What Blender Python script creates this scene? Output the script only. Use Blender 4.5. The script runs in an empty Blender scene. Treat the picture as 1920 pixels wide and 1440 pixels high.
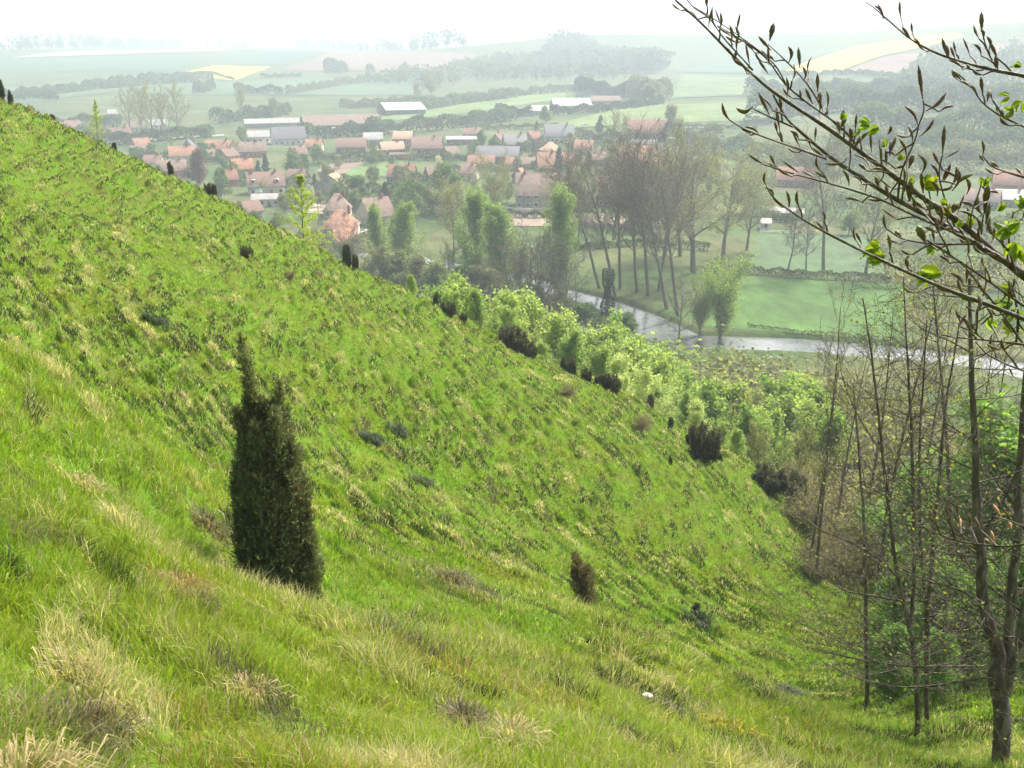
import bpy, math, random
import numpy as np
# ---------------------------------------------------------------- camera, sky, sun, exposure
S = bpy.context.scene
COL = S.collection
cd = bpy.data.cameras.new("camera"); cam = bpy.data.objects.new("camera", cd); COL.objects.link(cam)
cd.sensor_width = 36.0; cd.lens = 36.0*1867/1920; cd.clip_start = .05; cd.clip_end = 40000
cam.rotation_euler = (math.pi/2-math.atan(645/1867), 0, 0); S.camera = cam
SUN_AZ, SUN_EL = math.radians(38), math.radians(50)      # ahead of the camera, to its right
w = bpy.data.worlds.new("World"); S.world = w; w.use_nodes = True
nt = w.node_tree; sky = nt.nodes.new("ShaderNodeTexSky"); sky.sky_type = 'NISHITA'; sky.sun_disc = False
sky.sun_elevation = SUN_EL; sky.sun_rotation = SUN_AZ; sky.air_density = 1.0; sky.dust_density = 9.0; sky.ozone_density = 0.7
bg = nt.nodes["Background"]; bg.inputs[1].default_value = .15; 
tc_ = nt.nodes.new("ShaderNodeTexCoord"); sx = nt.nodes.new("ShaderNodeSeparateXYZ"); nt.links.new(tc_.outputs["Generated"], sx.inputs[0])   # pale veil of spring haze low in the sky
mr = nt.nodes.new("ShaderNodeMapRange"); mr.inputs[1].default_value = .10; mr.inputs[2].default_value = .50; mr.inputs[3].default_value = .92; mr.inputs[4].default_value = 0; nt.links.new(sx.outputs[2], mr.inputs[0])
vm = nt.nodes.new("ShaderNodeMix"); vm.data_type = 'RGBA'; nt.links.new(mr.outputs[0], vm.inputs[0]); nt.links.new(sky.outputs[0], vm.inputs[6]); vm.inputs[7].default_value = (7.4, 7.6, 7.8, 1); nt.links.new(vm.outputs[2], bg.inputs[0])
sd = bpy.data.lights.new("sun", 'SUN'); sd.energy = 4.0; sd.angle = math.radians(.6); sd.color = (1, .95, .86)
sun = bpy.data.objects.new("sun", sd); COL.objects.link(sun)
sun.rotation_euler = (math.pi/2-SUN_EL, 0, math.pi-SUN_AZ); sun.location = (0, 0, 30)
S.view_settings.view_transform = 'Standard'; S.view_settings.look = 'None'
S.view_settings.exposure = .84; S.view_settings.gamma = 1
S.cycles.max_bounces = 8; S.cycles.volume_bounces = 1; S.cycles.transparent_max_bounces = 8
S.cycles.volume_step_rate = 4
HAZE = .00060
QUICK = False
# ---------------------------------------------------------------- terrain heights
F = 1867.0; TH = math.atan(645/F); CT, ST = math.cos(TH), math.sin(TH)
def ray(px, py):
    u = (np.asarray(px, float)-960)/F; v = (720-np.asarray(py, float))/F
    return u, CT+ST*v, -ST+CT*v
def at(px, py, r):                      # the point r metres away (over the ground) seen at a place of the photograph
    x, y, z = ray(px, py); h = np.hypot(x, y)
    return x/h*r, y/h*r, z/h*r
class TPS:
    def __init__(s, P, Z, lam):
        P = np.array(P, float); Z = np.array(Z, float); n = len(P); s.P = P
        K = s.k(P, P)+lam*np.eye(n); A = np.zeros((n+3, n+3)); A[:n, :n] = K
        A[:n, n] = 1; A[:n, n+1:] = P; A[n:, :n] = A[:n, n:].T
        w = np.linalg.solve(A, np.r_[Z, 0, 0, 0]); s.w = w[:n]; s.a = w[n:]
    def k(s, A, B):
        d2 = (A[:, 0:1]-B[None, :, 0])**2+(A[:, 1:2]-B[None, :, 1])**2
        return .5*d2*np.log(d2+1e-9)
    def __call__(s, x, y):
        x = np.asarray(x, float); y = np.asarray(y, float); sh = x.shape
        X = np.c_[x.ravel(), y.ravel()]; out = np.empty(len(X))
        for i in range(0, len(X), 200000):
            q = X[i:i+200000]; out[i:i+200000] = s.k(q, s.P) @ s.w + s.a[0] + q @ s.a[1:]
        return out.reshape(sh)
NEAR = [(0,1440,3.3),(480,1440,3.8),(960,1440,4.4),(1440,1440,7.6),(1750,1440,13.5),(1885,1450,12.5),
 (0,1150,5),(520,1130,10.5),(960,1250,8),(1200,1330,8.6),(1500,1400,10.5),(1300,1250,12.5),(1400,1210,24),(1075,1150,18),
 (880,1120,13),(600,990,17),(420,920,15.5),(0,900,8),(0,665,16),(200,760,15),(300,900,12),(1625,1365,18),(1550,1310,21),
 (0,500,30),(0,350,45),(0,196,60),(400,700,28),(400,500,41),(400,375,60),(200,600,29),(200,279,58),
 (700,850,28),(700,700,37),(700,560,53),(600,475,60),(820,580,58),(1000,1000,27),(1000,850,35),(1000,740,45),(1000,675,55),
 (1300,1100,29),(1300,950,37),(1300,838,49),(1150,735,54),(1450,1100,34),(1450,1000,41),(1440,893,49),(1540,1060,42),(1600,1200,30),
 (1750,1330,17.5),(1850,1260,24),(1950,1450,13),(2100,1300,22),(1750,1180,34),(1900,1120,42),(1620,1070,50)]
HID = [(-100,75,-12),(0,95,-25),(0,145,-50),(500,90,-33),(500,130,-52),(1000,85,-37),(1000,118,-53),(1400,76,-38),(1400,110,-53),
 (1900,90,-46),(1900,120,-54),(2300,60,-37),(2300,110,-54),(-400,60,0),(-400,110,-30)]
def _near():
    P = []; Z = []
    for a, b, r in NEAR:
        x, y, z = at(a, b, r); P.append((x, y)); Z.append(z)
    for a, r, z in HID:
        x, y, _ = at(a, 300, r); P.append((x, y)); Z.append(z)
    for x, y, z in [(0,0,-1.72),(-1.6,1,-1.3),(1.2,1.5,-2.5),(2,0,-2.2),(-3,-3,1.0),(-10,-10,6),(10,-10,0),(-20,0,7),(-20,15,3.5),(-30,35,3.0),(14,0,-8.5),(20,10,-15),(30,0,-18),(0,-30,14),(-40,0,14),(40,20,-29),(60,0,-36),(1.5,3,-3.3)]:
        P.append((x, y)); Z.append(z)
    return TPS(P, Z, .02)
FAR = [(0,97,2200),(450,93,2200),(900,96,2200),(0,140,1500),(450,137,1400),(900,145,1350),(0,180,1050),(450,180,1030),(850,180,1020),
 (1100,66,1950),(1250,112,1750),(1100,105,1750),(1250,150,1150),(1100,178,960),(1250,200,760),(1250,225,650),(950,215,760),
 (1450,100,1650),(1620,78,1700),(1800,56,1750),(1920,44,1750),(1450,140,1250),(1700,110,1300),(1900,110,1300),(1450,190,850),(1700,190,860),(1920,190,860),(1450,235,640),(1700,235,640),(1920,235,640),(2300,40,1700),(2300,150,1000),(2300,230,640),(-400,97,2200),(-400,150,1400),(-400,210,900)]
def _far():
    P = []; Z = []
    for a, b, r in FAR:
        x, y, z = at(a, b, r); P.append((x/100, y/100)); Z.append(z)
    for az in range(-180, 180, 12):
        for r, z in ((350,-55),(500,-55),(3200,-24),(6000,-24)):
            c = math.radians(az)
            if r == 350 or abs(az) > 34 or r > 3000 or abs(az) < 28: P.append((math.sin(c)*r/100, math.cos(c)*r/100)); Z.append(z)
    return TPS(P, Z, .01)
TN, TF = _near(), _far()
def seg_dist(x, y, pts):                # distance to a polyline and the width interpolated along it
    best = np.full(x.shape, 1e9); wid = np.zeros(x.shape)
    for (x0, y0, w0), (x1, y1, w1) in zip(pts[:-1], pts[1:]):
        L = (x1-x0)**2+(y1-y0)**2; t = np.clip(((x-x0)*(x1-x0)+(y-y0)*(y1-y0))/L, 0, 1)
        d = np.hypot(x-x0-t*(x1-x0), y-y0-t*(y1-y0)); m = d < best
        best = np.where(m, d, best); wid = np.where(m, w0+t*(w1-w0), wid)
    return best, wid
def flat(px, py, z=-55.0):
    x, y, h = ray(px, py); k = z/h
    return float(x*k), float(y*k)
RIVER = [flat(a, b)+(w*.68,) for a, b, w in [(500,470,4),(760,478,4),(900,500,3.6),(985,520,4),(1065,546,4.5),(1140,566,5),(1200,590,6),(1238,615,8),(1290,636,7),(1400,638,6.5),(1500,641,6.5),(1600,650,6.5),(1700,658,6),(1800,668,6),(1900,685,7),(2100,720,7),(2500,760,7)]]
def smin(a, b, k):
    h = np.clip(.5+.5*(b-a)/k, 0, 1); return b*(1-h)+a*h-k*h*(1-h)
def height0(x, y):
    x = np.asarray(x, float); y = np.asarray(y, float); r = np.hypot(x, y)
    v = np.where(r < 350, -55., 0); m = r >= 350
    if m.any():
        f = TF(x[m]/100, y[m]/100); k = np.clip((r[m]-350)/150, 0, 1); v[m] = np.maximum(-55.2*1, f)*k-55*(1-k)
    d, w = seg_dist(x, y, RIVER)
    v = v-1.6*np.clip((w+1.5-d)/2.2, 0, 1)
    n = r < 260
    if n.any():
        t = TN(x[n], y[n]); v[n] = -smin(-t, -v[n], 6.)
    return v
def pick(px, py, lo=2.0, hi=3500.0):     # where the line of sight first meets the ground
    x, y, z = [float(c) for c in ray(px, py)]; h = math.hypot(x, y); x, y, z = x/h, y/h, z/h
    r = lo*(hi/lo)**(np.arange(2600)/2599.); g = height0(x*r, y*r)-z*r
    i = int(np.argmax(g > 0))
    if g[i] <= 0:                        # grazes past the skyline: the ground nearest to the line of sight
        i = int(np.argmax(np.where(r > 300, g/r, -9))); return x*r[i], y*r[i], float(g[i]+z*r[i])
    if i > 0: rr = r[i-1]+(r[i]-r[i-1])*(-g[i-1])/(g[i]-g[i-1]+1e-12)
    else: rr = r[0]
    return x*rr, y*rr, z*rr
# ---------------------------------------------------------------- noise and bumps
def _hash(i, j, s):
    n = (i.astype(np.int64)*374761393+j.astype(np.int64)*668265263+s*1442695041) & 0x7fffffff
    n = ((n ^ (n >> 13))*1274126177) & 0x7fffffff
    return ((n ^ (n >> 16)) & 0xffffff)/float(0xffffff)
def vnoise(x, y, s=0):
    i = np.floor(x); j = np.floor(y); u = x-i; v = y-j; u = u*u*(3-2*u); v = v*v*(3-2*v)
    return (_hash(i, j, s)*(1-u)+_hash(i+1, j, s)*u)*(1-v)+(_hash(i, j+1, s)*(1-u)+_hash(i+1, j+1, s)*u)*v
def fbm(x, y, s=0, o=3):
    t = 0; a = .5; n = 0
    for k in range(o): t = t+a*vnoise(x*2**k, y*2**k, s+k); n += a; a *= .5
    return t/n
def tuss(x, y, z, full=False):           # grass tussocks in rows along the contours
    x = np.asarray(x, float); r = np.hypot(x, y)
    a = z/.25+1.0*fbm(x*.22, y*.22, 5)+.35*fbm(x*1.1, y*1.1, 6); b = (y-.3*x)/.95+1.6*fbm(x*.25, y*.25, 9)
    ia = np.floor(a); ib = np.floor(b); best = np.zeros(x.shape); cid = np.zeros(x.shape); up = np.zeros(x.shape)
    for di in (-1, 0, 1):
        for dj in (-1, 0, 1):
            ci = ia+di; cj = ib+dj; h1 = _hash(ci, cj, 1); h2 = _hash(ci, cj, 2); h3 = _hash(ci, cj, 3)
            da = a-(ci+.2+.6*h1); db = (b-(cj+.2+.6*h2))*.8; R = .38+.3*h3
            d = np.hypot(np.where(da > 0, da*1.25, da*.9), db)/R
            h = (.25+.75*h3**1.5)*np.clip(1-d*d, 0, 1)**.8
            m = h > best; best = np.where(m, h, best); cid = np.where(m, _hash(ci, cj, 4), cid); up = np.where(m, da, up)
    amp = np.interp(r, [0, 3, 10, 20, 60, 75], [.0, .10, .16, .36, .40, 0])
    amp = amp*np.interp(fbm(x*.12, y*.12, 21), [.3, .55], [.45, 1.1])
    if full: return best*amp, best, cid, up
    return best*amp
def ground(x, y):
    z = height0(x, y)
    if np.ndim(z) == 0: return float(z)
    r = np.hypot(x, y); m = r < 75
    if m.any():
        z = z.copy(); z[m] += tuss(x[m], y[m], z[m])+.06*(fbm(x[m]*1.3, y[m]*1.3, 33)-.5)
    return z
def gz(x, y): return float(ground(np.array([x]), np.array([y]))[0])
# ---------------------------------------------------------------- mesh helpers
def mk(name, V, Q=None, T=None, mat=None, parent=None, col=None, smooth=False, mi=None, link=True):
    V = np.asarray(V, np.float32); me = bpy.data.meshes.new(name)
    nq = 0 if Q is None else len(Q); ntr = 0 if T is None else len(T)
    me.vertices.add(len(V)); me.vertices.foreach_set("co", V.ravel())
    idx = []; ls = []
    if nq: idx.append(np.asarray(Q, np.int32).ravel()); ls.append(np.arange(nq, dtype=np.int32)*4)
    if ntr: idx.append(np.asarray(T, np.int32).ravel()); ls.append(nq*4+np.arange(ntr, dtype=np.int32)*3)
    idx = np.concatenate(idx); me.loops.add(len(idx)); me.loops.foreach_set("vertex_index", idx)
    me.polygons.add(nq+ntr); me.polygons.foreach_set("loop_start", np.concatenate(ls))
    if smooth: me.polygons.foreach_set("use_smooth", np.ones(nq+ntr, bool))
    for m in (mat if isinstance(mat, (list, tuple)) else [mat]):
        if m: me.materials.append(m)
    if mi is not None: me.polygons.foreach_set("material_index", np.asarray(mi, np.int32))
    me.update(calc_edges=True)
    if col is not None:
        a = me.color_attributes.new("Col", 'FLOAT_COLOR', 'POINT')
        c = np.ones((len(V), 4), np.float32); c[:, :3] = col; a.data.foreach_set("color", c.ravel())
    o = bpy.data.objects.new(name, me)
    if link: COL.objects.link(o)
    if parent: o.parent = parent
    return o
def tag(o, label=None, cat=None, group=None, kind=None):
    if label: o["label"] = label
    if cat: o["category"] = cat
    if group: o["group"] = group
    if kind: o["kind"] = kind
    return o
def thing(name, loc, label, cat, group=None, rz=0):
    o = bpy.data.objects.new(name, None); COL.objects.link(o); o.location = loc; o.rotation_euler = (0, 0, rz)
    return tag(o, label, cat, group)
def copy_tree(src, loc, label, group, rz=0, s=1, tilt=(0, 0)):
    c = src.copy(); COL.objects.link(c); c.location = loc; c.rotation_euler = (tilt[0], tilt[1], rz); c["label"] = label
    c.scale = s if isinstance(s, tuple) else (s, s, s)
    if group: c["group"] = group
    elif "group" in c: del c["group"]
    for ch in src.children:
        d = ch.copy(); COL.objects.link(d); d.parent = c
        for g in ch.children: e = g.copy(); COL.objects.link(e); e.parent = d
    return c
class MB:                               # collects geometry for one mesh
    def __init__(s): s.V = []; s.Q = []; s.T = []; s.C = []; s.n = 0; s.mq = []; s.mt = []
    def add(s, V, Q=None, T=None, c=None, m=0):
        V = np.asarray(V, float); s.V.append(V)
        if Q is not None and len(Q): s.Q.append(np.asarray(Q, int)+s.n); s.mq.append(np.full(len(Q), m))
        if T is not None and len(T): s.T.append(np.asarray(T, int)+s.n); s.mt.append(np.full(len(T), m))
        if c is not None: s.C.append(np.broadcast_to(np.asarray(c, float), (len(V), 3)))
        s.n += len(V)
    def box(s, x0, x1, y0, y1, z0, z1, c=None, m=0):
        V = [(x, y, z) for z in (z0, z1) for y in (y0, y1) for x in (x0, x1)]
        s.add(V, [(0,2,3,1),(4,5,7,6),(0,1,5,4),(2,6,7,3),(0,4,6,2),(1,3,7,5)], c=c, m=m)
    def tube(s, P, R, n=5, c=None, m=0, cap=False):
        P = np.asarray(P, float); R = np.broadcast_to(np.asarray(R, float), (len(P),)); k = len(P)
        t = np.gradient(P, axis=0); t /= np.linalg.norm(t, axis=1)[:, None]+1e-12
        ref = np.array([0, 0, 1.]) if abs(t[:, 2]).mean() < .8 else np.array([1., 0, 0])
        a = np.cross(t, ref); a /= np.linalg.norm(a, axis=1)[:, None]+1e-12; b = np.cross(t, a)
        th = np.arange(n)/n*2*np.pi
        V = P[:, None]+R[:, None, None]*(np.cos(th)[None, :, None]*a[:, None]+np.sin(th)[None, :, None]*b[:, None])
        i = np.arange(k-1)[:, None]*n; j = np.arange(n)[None]; j2 = (j+1) % n
        Q = np.stack([i+j, i+j2, i+n+j2, i+n+j], -1).reshape(-1, 4)
        s.add(V.reshape(-1, 3), Q, c=c, m=m)
    def cards(s, P, size, rng, c=None, flat=0., asp=1., m=0):       # leaf-sized faces
        n = len(P); a = rng.normal(size=(n, 3)); a[:, 2] *= 1-flat; a /= np.linalg.norm(a, axis=1)[:, None]
        b = np.cross(a, rng.normal(size=(n, 3))); b /= np.linalg.norm(b, axis=1)[:, None]
        sz = (size*rng.uniform(.6, 1.3, n))[:, None]; a = a*sz*.5*asp; b = b*sz*.5
        V = np.stack([P-a, P-b*.8, P+a, P+b*.8], 1).reshape(-1, 3); k = np.arange(n)[:, None]*4
        Q = k+np.arange(4)[None]
        s.add(V, Q, c=None if c is None else np.repeat(np.broadcast_to(c, (n, 3)), 4, 0), m=m)
    def build(s, name, mat, parent=None, smooth=False, link=True):
        Q = np.concatenate(s.Q) if s.Q else None; T = np.concatenate(s.T) if s.T else None
        mi = np.concatenate(s.mq+s.mt) if isinstance(mat, (list, tuple)) else None
        return mk(name, np.concatenate(s.V), Q, T, mat, parent, np.concatenate(s.C) if s.C else None, smooth, mi, link)
# ---------------------------------------------------------------- materials
def mat(name, col=(.2, .2, .2), rough=.8, attr=False, trans=0., tcol=None, noise=None, bump=0., spec=.3, metal=0., patch=None):
    m = bpy.data.materials.new(name); m.use_nodes = True; n = m.node_tree.nodes; L = m.node_tree.links
    b = n["Principled BSDF"]; b.inputs["Roughness"].default_value = rough; b.inputs["Specular IOR Level"].default_value = spec
    b.inputs["Metallic"].default_value = metal
    b.inputs["Base Color"].default_value = (*col, 1); src = None
    if attr:
        a = n.new("ShaderNodeAttribute"); a.attribute_name = "Col"; src = a.outputs["Color"]
    if noise:                            # (scale, second colour, lo, hi) or with stretch
        tc = n.new("ShaderNodeTexCoord"); mp = n.new("ShaderNodeMapping"); L.new(tc.outputs["Object"], mp.inputs[0])
        if len(noise) > 4: mp.inputs["Scale"].default_value = noise[4]
        t = n.new("ShaderNodeTexNoise"); t.inputs["Scale"].default_value = noise[0]; t.inputs["Detail"].default_value = 6; L.new(mp.outputs[0], t.inputs[0])
        r = n.new("ShaderNodeMapRange"); r.inputs[1].default_value = noise[2]; r.inputs[2].default_value = noise[3]; L.new(t.outputs[0], r.inputs[0])
        x = n.new("ShaderNodeMix"); x.data_type = 'RGBA'; L.new(r.outputs[0], x.inputs[0])
        if src: L.new(src, x.inputs[6])
        else: x.inputs[6].default_value = (*col, 1)
        x.inputs[7].default_value = (*noise[1], 1); src = x.outputs[2]
        if bump:
            bp = n.new("ShaderNodeBump"); bp.inputs["Strength"].default_value = bump; bp.inputs["Distance"].default_value = .05
            L.new(t.outputs[0], bp.inputs["Height"]); L.new(bp.outputs[0], b.inputs["Normal"])
    if patch:                            # broad uneven growth and fine mottling
        for sc, lo, hi, st in patch:
            tc = n.new("ShaderNodeTexCoord"); mp = n.new("ShaderNodeMapping"); mp.inputs["Scale"].default_value = st; mp.inputs["Rotation"].default_value = (0, 0, .5); L.new(tc.outputs["Object"], mp.inputs[0])
            t = n.new("ShaderNodeTexNoise"); t.inputs["Scale"].default_value = sc; t.inputs["Detail"].default_value = 5; t.inputs["Roughness"].default_value = .7; L.new(mp.outputs[0], t.inputs[0])
            r = n.new("ShaderNodeMapRange"); r.inputs[1].default_value = .35; r.inputs[2].default_value = .65; r.inputs[3].default_value = lo; r.inputs[4].default_value = hi; L.new(t.outputs[0], r.inputs[0])
            v = n.new("ShaderNodeMix"); v.data_type = 'RGBA'; v.blend_type = 'MULTIPLY'; v.inputs[0].default_value = 1; L.new(src, v.inputs[6]); L.new(r.outputs[0], v.inputs[7]); src = v.outputs[2]
    if src: L.new(src, b.inputs["Base Color"])
    if trans:
        tr = n.new("ShaderNodeBsdfTranslucent"); mx = n.new("ShaderNodeMixShader"); mx.inputs[0].default_value = trans
        if src:
            k = n.new("ShaderNodeMix"); k.data_type = 'RGBA'; k.blend_type = 'MULTIPLY'; k.inputs[0].default_value = 1
            L.new(src, k.inputs[6]); k.inputs[7].default_value = (*(tcol or (1.5, 1.5, .7)), 1); L.new(k.outputs[2], tr.inputs[0])
        else: tr.inputs[0].default_value = (*(tcol or col), 1)
        L.new(b.outputs[0], mx.inputs[1]); L.new(tr.outputs[0], mx.inputs[2]); L.new(mx.outputs[0], n["Material Output"].inputs[0])
    return m
M = {}
M['soil'] = mat('hillside', (.085, .16, .018), 1., noise=(1.6, (.10, .12, .03), .42, .62), bump=.3, spec=0.)
M['grass'] = mat('grass', attr=True, rough=.5, trans=.5, tcol=(1.3, 1.38, .75))
PT = [(.35, .72, 1.2, (1, .35, 1)), (.05, .75, 1.2, (1, 1, 1)), (1.6, .8, 1.15, (1, 1, 1))]
M['meadow'] = mat('meadow', (.055, .10, .028), .95, spec=.1, noise=(.03, (.11, .12, .05), .4, .62), patch=PT)
M['leaf'] = mat('leaf', attr=True, rough=.6, trans=.5, tcol=(1.5, 1.6, .7))
M['needle'] = mat('needle', attr=True, rough=.55, trans=.22)
M['bark'] = mat('bark', (.13, .11, .09), .9, noise=(9, (.20, .18, .15), .45, .6, (1, 1, .25)), bump=.5)
M['darkbark'] = mat('dark_bark', (.085, .068, .052), .9, noise=(14, (.17, .16, .12), .48, .62, (1, 1, .3)), bump=.6)
M['twig'] = mat('twig', (.055, .036, .028), .6, noise=(60, (.10, .085, .06), .45, .6), bump=.3, spec=.4)
M['bud'] = mat('bud', attr=True, rough=.5, spec=.4, trans=.15)
M['budleaf'] = mat('fresh_leaf', attr=True, rough=.45, trans=.5, tcol=(1.3, 1.3, .5))
M['water'] = mat('water', (.13, .15, .15), .16, noise=(.4, (.10, .12, .12), .4, .6), bump=.03, spec=1.)
def wallm(n, c, c2=None, sc=.6): return mat(n, c, .9, noise=(sc, c2 or tuple(x*.72 for x in c), .4, .7))
W = dict(white=wallm('white_render', (.62, .60, .55)), cream=wallm('cream_render', (.50, .45, .35)), brick=wallm('red_brick', (.30, .13, .085), (.22, .10, .07)),
         grey=wallm('grey_render', (.27, .27, .26)), brown=wallm('brown_brick', (.20, .12, .09)), timber=wallm('dark_timber', (.07, .065, .06)), flint=wallm('pale_stone', (.38, .35, .30)))
RF = dict(orange=mat('orange_tile', (.31, .145, .075), .85, noise=(.8, (.17, .105, .08), .42, .6), bump=.2), red=mat('red_tile', (.23, .095, .06), .85, noise=(.8, (.14, .08, .065), .42, .6), bump=.2),
          brown=mat('brown_tile', (.15, .09, .07), .85, noise=(1.2, (.19, .12, .095), .4, .65), bump=.2), slate=mat('slate', (.075, .08, .095), .55, noise=(1.2, (.11, .11, .12), .4, .65)),
          grey=mat('grey_sheet', (.22, .22, .22), .6, noise=(.5, (.30, .29, .28), .4, .65)), pink=mat('weathered_tile', (.20, .13, .10), .85, noise=(.7, (.12, .09, .08), .42, .6), bump=.2),
          pale=mat('pale_sheet', (.42, .41, .39), .6, noise=(.4, (.30, .29, .28), .4, .65)), tan=mat('tan_tile', (.33, .235, .155), .85, noise=(1.1, (.34, .22, .15), .38, .66)))
M['glass'] = mat('window_glass', (.03, .035, .04), .15, spec=.6); M['paint'] = mat('white_paint', (.75, .74, .70), .5)
M['teal'] = mat('teal_paint', (.12, .32, .34), .4); M['metal'] = mat('dull_metal', (.35, .35, .34), .5, metal=.3); M['wood'] = mat('grey_wood', (.16, .14, .11), .9, noise=(8, (.22, .19, .15), .4, .6))
# ---------------------------------------------------------------- ground: one sheet in two joined pieces
def azs():
    a = [-180, -160, -140, -120, -100, -90, -82, -76]+list(np.arange(-72, -46.5, .8))+list(np.arange(-46, -33.1, .3))
    fine = list(np.arange(-33, 33.01, .11)); return np.radians(a+fine+[-x for x in reversed(a)])
def rads():
    r = [.05, .3, .6, .9, 1.2]; 
    while r[-1] < 20: r.append(r[-1]+.07)
    while r[-1] < 76: r.append(r[-1]+.16)
    ni = len(r)
    while r[-1] < 150: r.append(r[-1]+1.2)
    while r[-1] < 250: r.append(r[-1]+.9)
    while r[-1] < 6000: r.append(r[-1]*1.022)
    return np.array(r), ni
AZ, (RR, NI) = azs(), rads()
def ring(r0, r1, name, m):
    r = RR[r0:r1]; A, Rg = np.meshgrid(AZ, r); x = np.sin(A)*Rg; y = np.cos(A)*Rg; z = ground(x, y)
    n = len(AZ); i = np.arange(len(r)-1)[:, None]*n; j = np.arange(n-1)[None]
    Q = np.stack([i+j, i+n+j, i+n+j+1, i+j+1], -1).reshape(-1, 4)[:, ::-1]
    return tag(mk(name, np.stack([x, y, z], -1).reshape(-1, 3), Q, mat=m, smooth=True), kind='structure')
ring(0, NI, 'hillside', M['soil']); ring(NI-1, len(RR), 'valley_ground', M['meadow'])
# river
def ribbon(pts, name, m, dz, wadd=0.):
    P = []; 
    for (x0, y0, w0), (x1, y1, w1) in zip(pts[:-1], pts[1:]):
        k = 8
        for q in range(k): t = q/k; P.append((x0+(x1-x0)*t, y0+(y1-y0)*t, w0+(w1-w0)*t))
    P.append(pts[-1]); P = np.array(P); ker = np.ones(5)/5
    for c in range(3): P[2:-2, c] = np.convolve(P[:, c], ker, 'valid')
    t = np.gradient(P[:, :2], axis=0); t /= np.linalg.norm(t, axis=1)[:, None]; nn = np.stack([-t[:, 1], t[:, 0]], 1)
    a = P[:, :2]+nn*(P[:, 2:]+wadd); b = P[:, :2]-nn*(P[:, 2:]+wadd); z = np.full((len(P), 1), dz)
    V = np.concatenate([np.c_[a, z], np.c_[b, z]]); n = len(P); i = np.arange(n-1)
    return tag(mk(name, V, np.stack([i, i+n, i+n+1, i+1], 1), mat=m), kind='structure')
ribbon(RIVER, 'river', M['water'], -55.75, 1.2)
def drape(name, quad, col, lift=.35, n=26, m=None, lab=None, col2=None):
    c = [pick(a, b, 150) for a, b in quad]; c = np.array(c)[:, :2]
    u, v = np.meshgrid(np.linspace(0, 1, n), np.linspace(0, 1, n)); u = u[..., None]; v = v[..., None]
    P = c[0]*(1-u)*(1-v)+c[1]*u*(1-v)+c[2]*u*v+c[3]*(1-u)*v; x = P[..., 0]; y = P[..., 1]; z = height0(x, y)+lift
    i = np.arange(n-1)[:, None]*n; j = np.arange(n-1)[None]
    Q = np.stack([i+j, i+j+1, i+n+j+1, i+n+j], -1).reshape(-1, 4)
    m = m or mat(name, col, .95, noise=(.02, col2 or tuple(k*.8 for k in col), .4, .65), patch=PT)
    o = mk(name, np.stack([x, y, z], -1).reshape(-1, 3), Q, mat=m); return tag(o, lab, kind='structure')
YEL = mat('rapeseed', (.66, .56, .03), .95, noise=(.05, (.52, .50, .05), .4, .65)); 
drape('rapeseed_field', [(330,140),(440,152),(508,126),(400,124)], None, .8, m=YEL)
drape('rapeseed_field', [(1455,139),(1560,138),(1660,104),(1600,88)], None, 1.2, m=YEL)
drape('rapeseed_field', [(1600,88),(1660,104),(1810,70),(1790,62)], None, 1.2, m=YEL)
drape('rapeseed_field', [(860,84),(980,80),(990,76),(860,79)], None, 1.5, m=YEL)
drape('ploughed_field', [(1565,140),(1900,165),(1930,78),(1662,107)], (.19, .12, .10), 1.0)
drape('ploughed_field', [(525,133),(840,132),(900,104),(640,97)], (.19, .125, .10), 1.0)
drape('chalk_track', [(20,109),(425,95.5),(425,93),(130,98)], (.55, .52, .45), 1.2)
drape('wheat_field', [(0,135),(330,133),(400,103),(0,112)], (.05, .12, .06), .9)
drape('wheat_field', [(392,122),(515,124),(600,99),(425,99)], (.045, .11, .07), .9)
drape('wheat_field', [(1255,135),(1440,140),(1590,88),(1420,103)], (.05, .12, .07), .9)
drape('pasture', [(620,240),(1060,186),(1060,160),(760,212)], (.12, .20, .05), .5)
drape('pasture', [(1000,246),(1500,225),(1500,190),(1190,200)], (.12, .19, .05), .5)
drape('pasture', [(1260,185),(1500,175),(1500,150),(1280,140)], (.10, .17, .055), .7)
drape('pasture', [(0,200),(300,160),(300,140),(0,165)], (.08, .15, .06), .7)
drape('pasture', [(240,178),(800,178),(760,140),(330,158)], (.075, .14, .065), .7)
drape('lawn', [(600,330),(740,332),(770,303),(600,306)], (.11, .19, .05), .25)
drape('lawn', [(1400,500),(1660,520),(1640,440),(1420,440)], (.07, .13, .05), .06)
drape('lawn', [(1318,612),(1690,640),(1700,534),(1395,519)], (.062, .145, .022), .06)
drape('ploughed_garden', [(590,322),(640,328),(690,302),(640,300)], (.24, .17, .13), .3)
drape('dirt_yard', [(940,425),(1180,425),(1180,402),(950,402)], (.28, .22, .17), .2)
drape('dirt_yard', [(570,400),(640,404),(640,365),(600,368)], (.38, .33, .25), .2)
drape('lane', [(200,270),(420,256),(420,253),(200,266)], (.40, .40, .38), .45)
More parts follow.
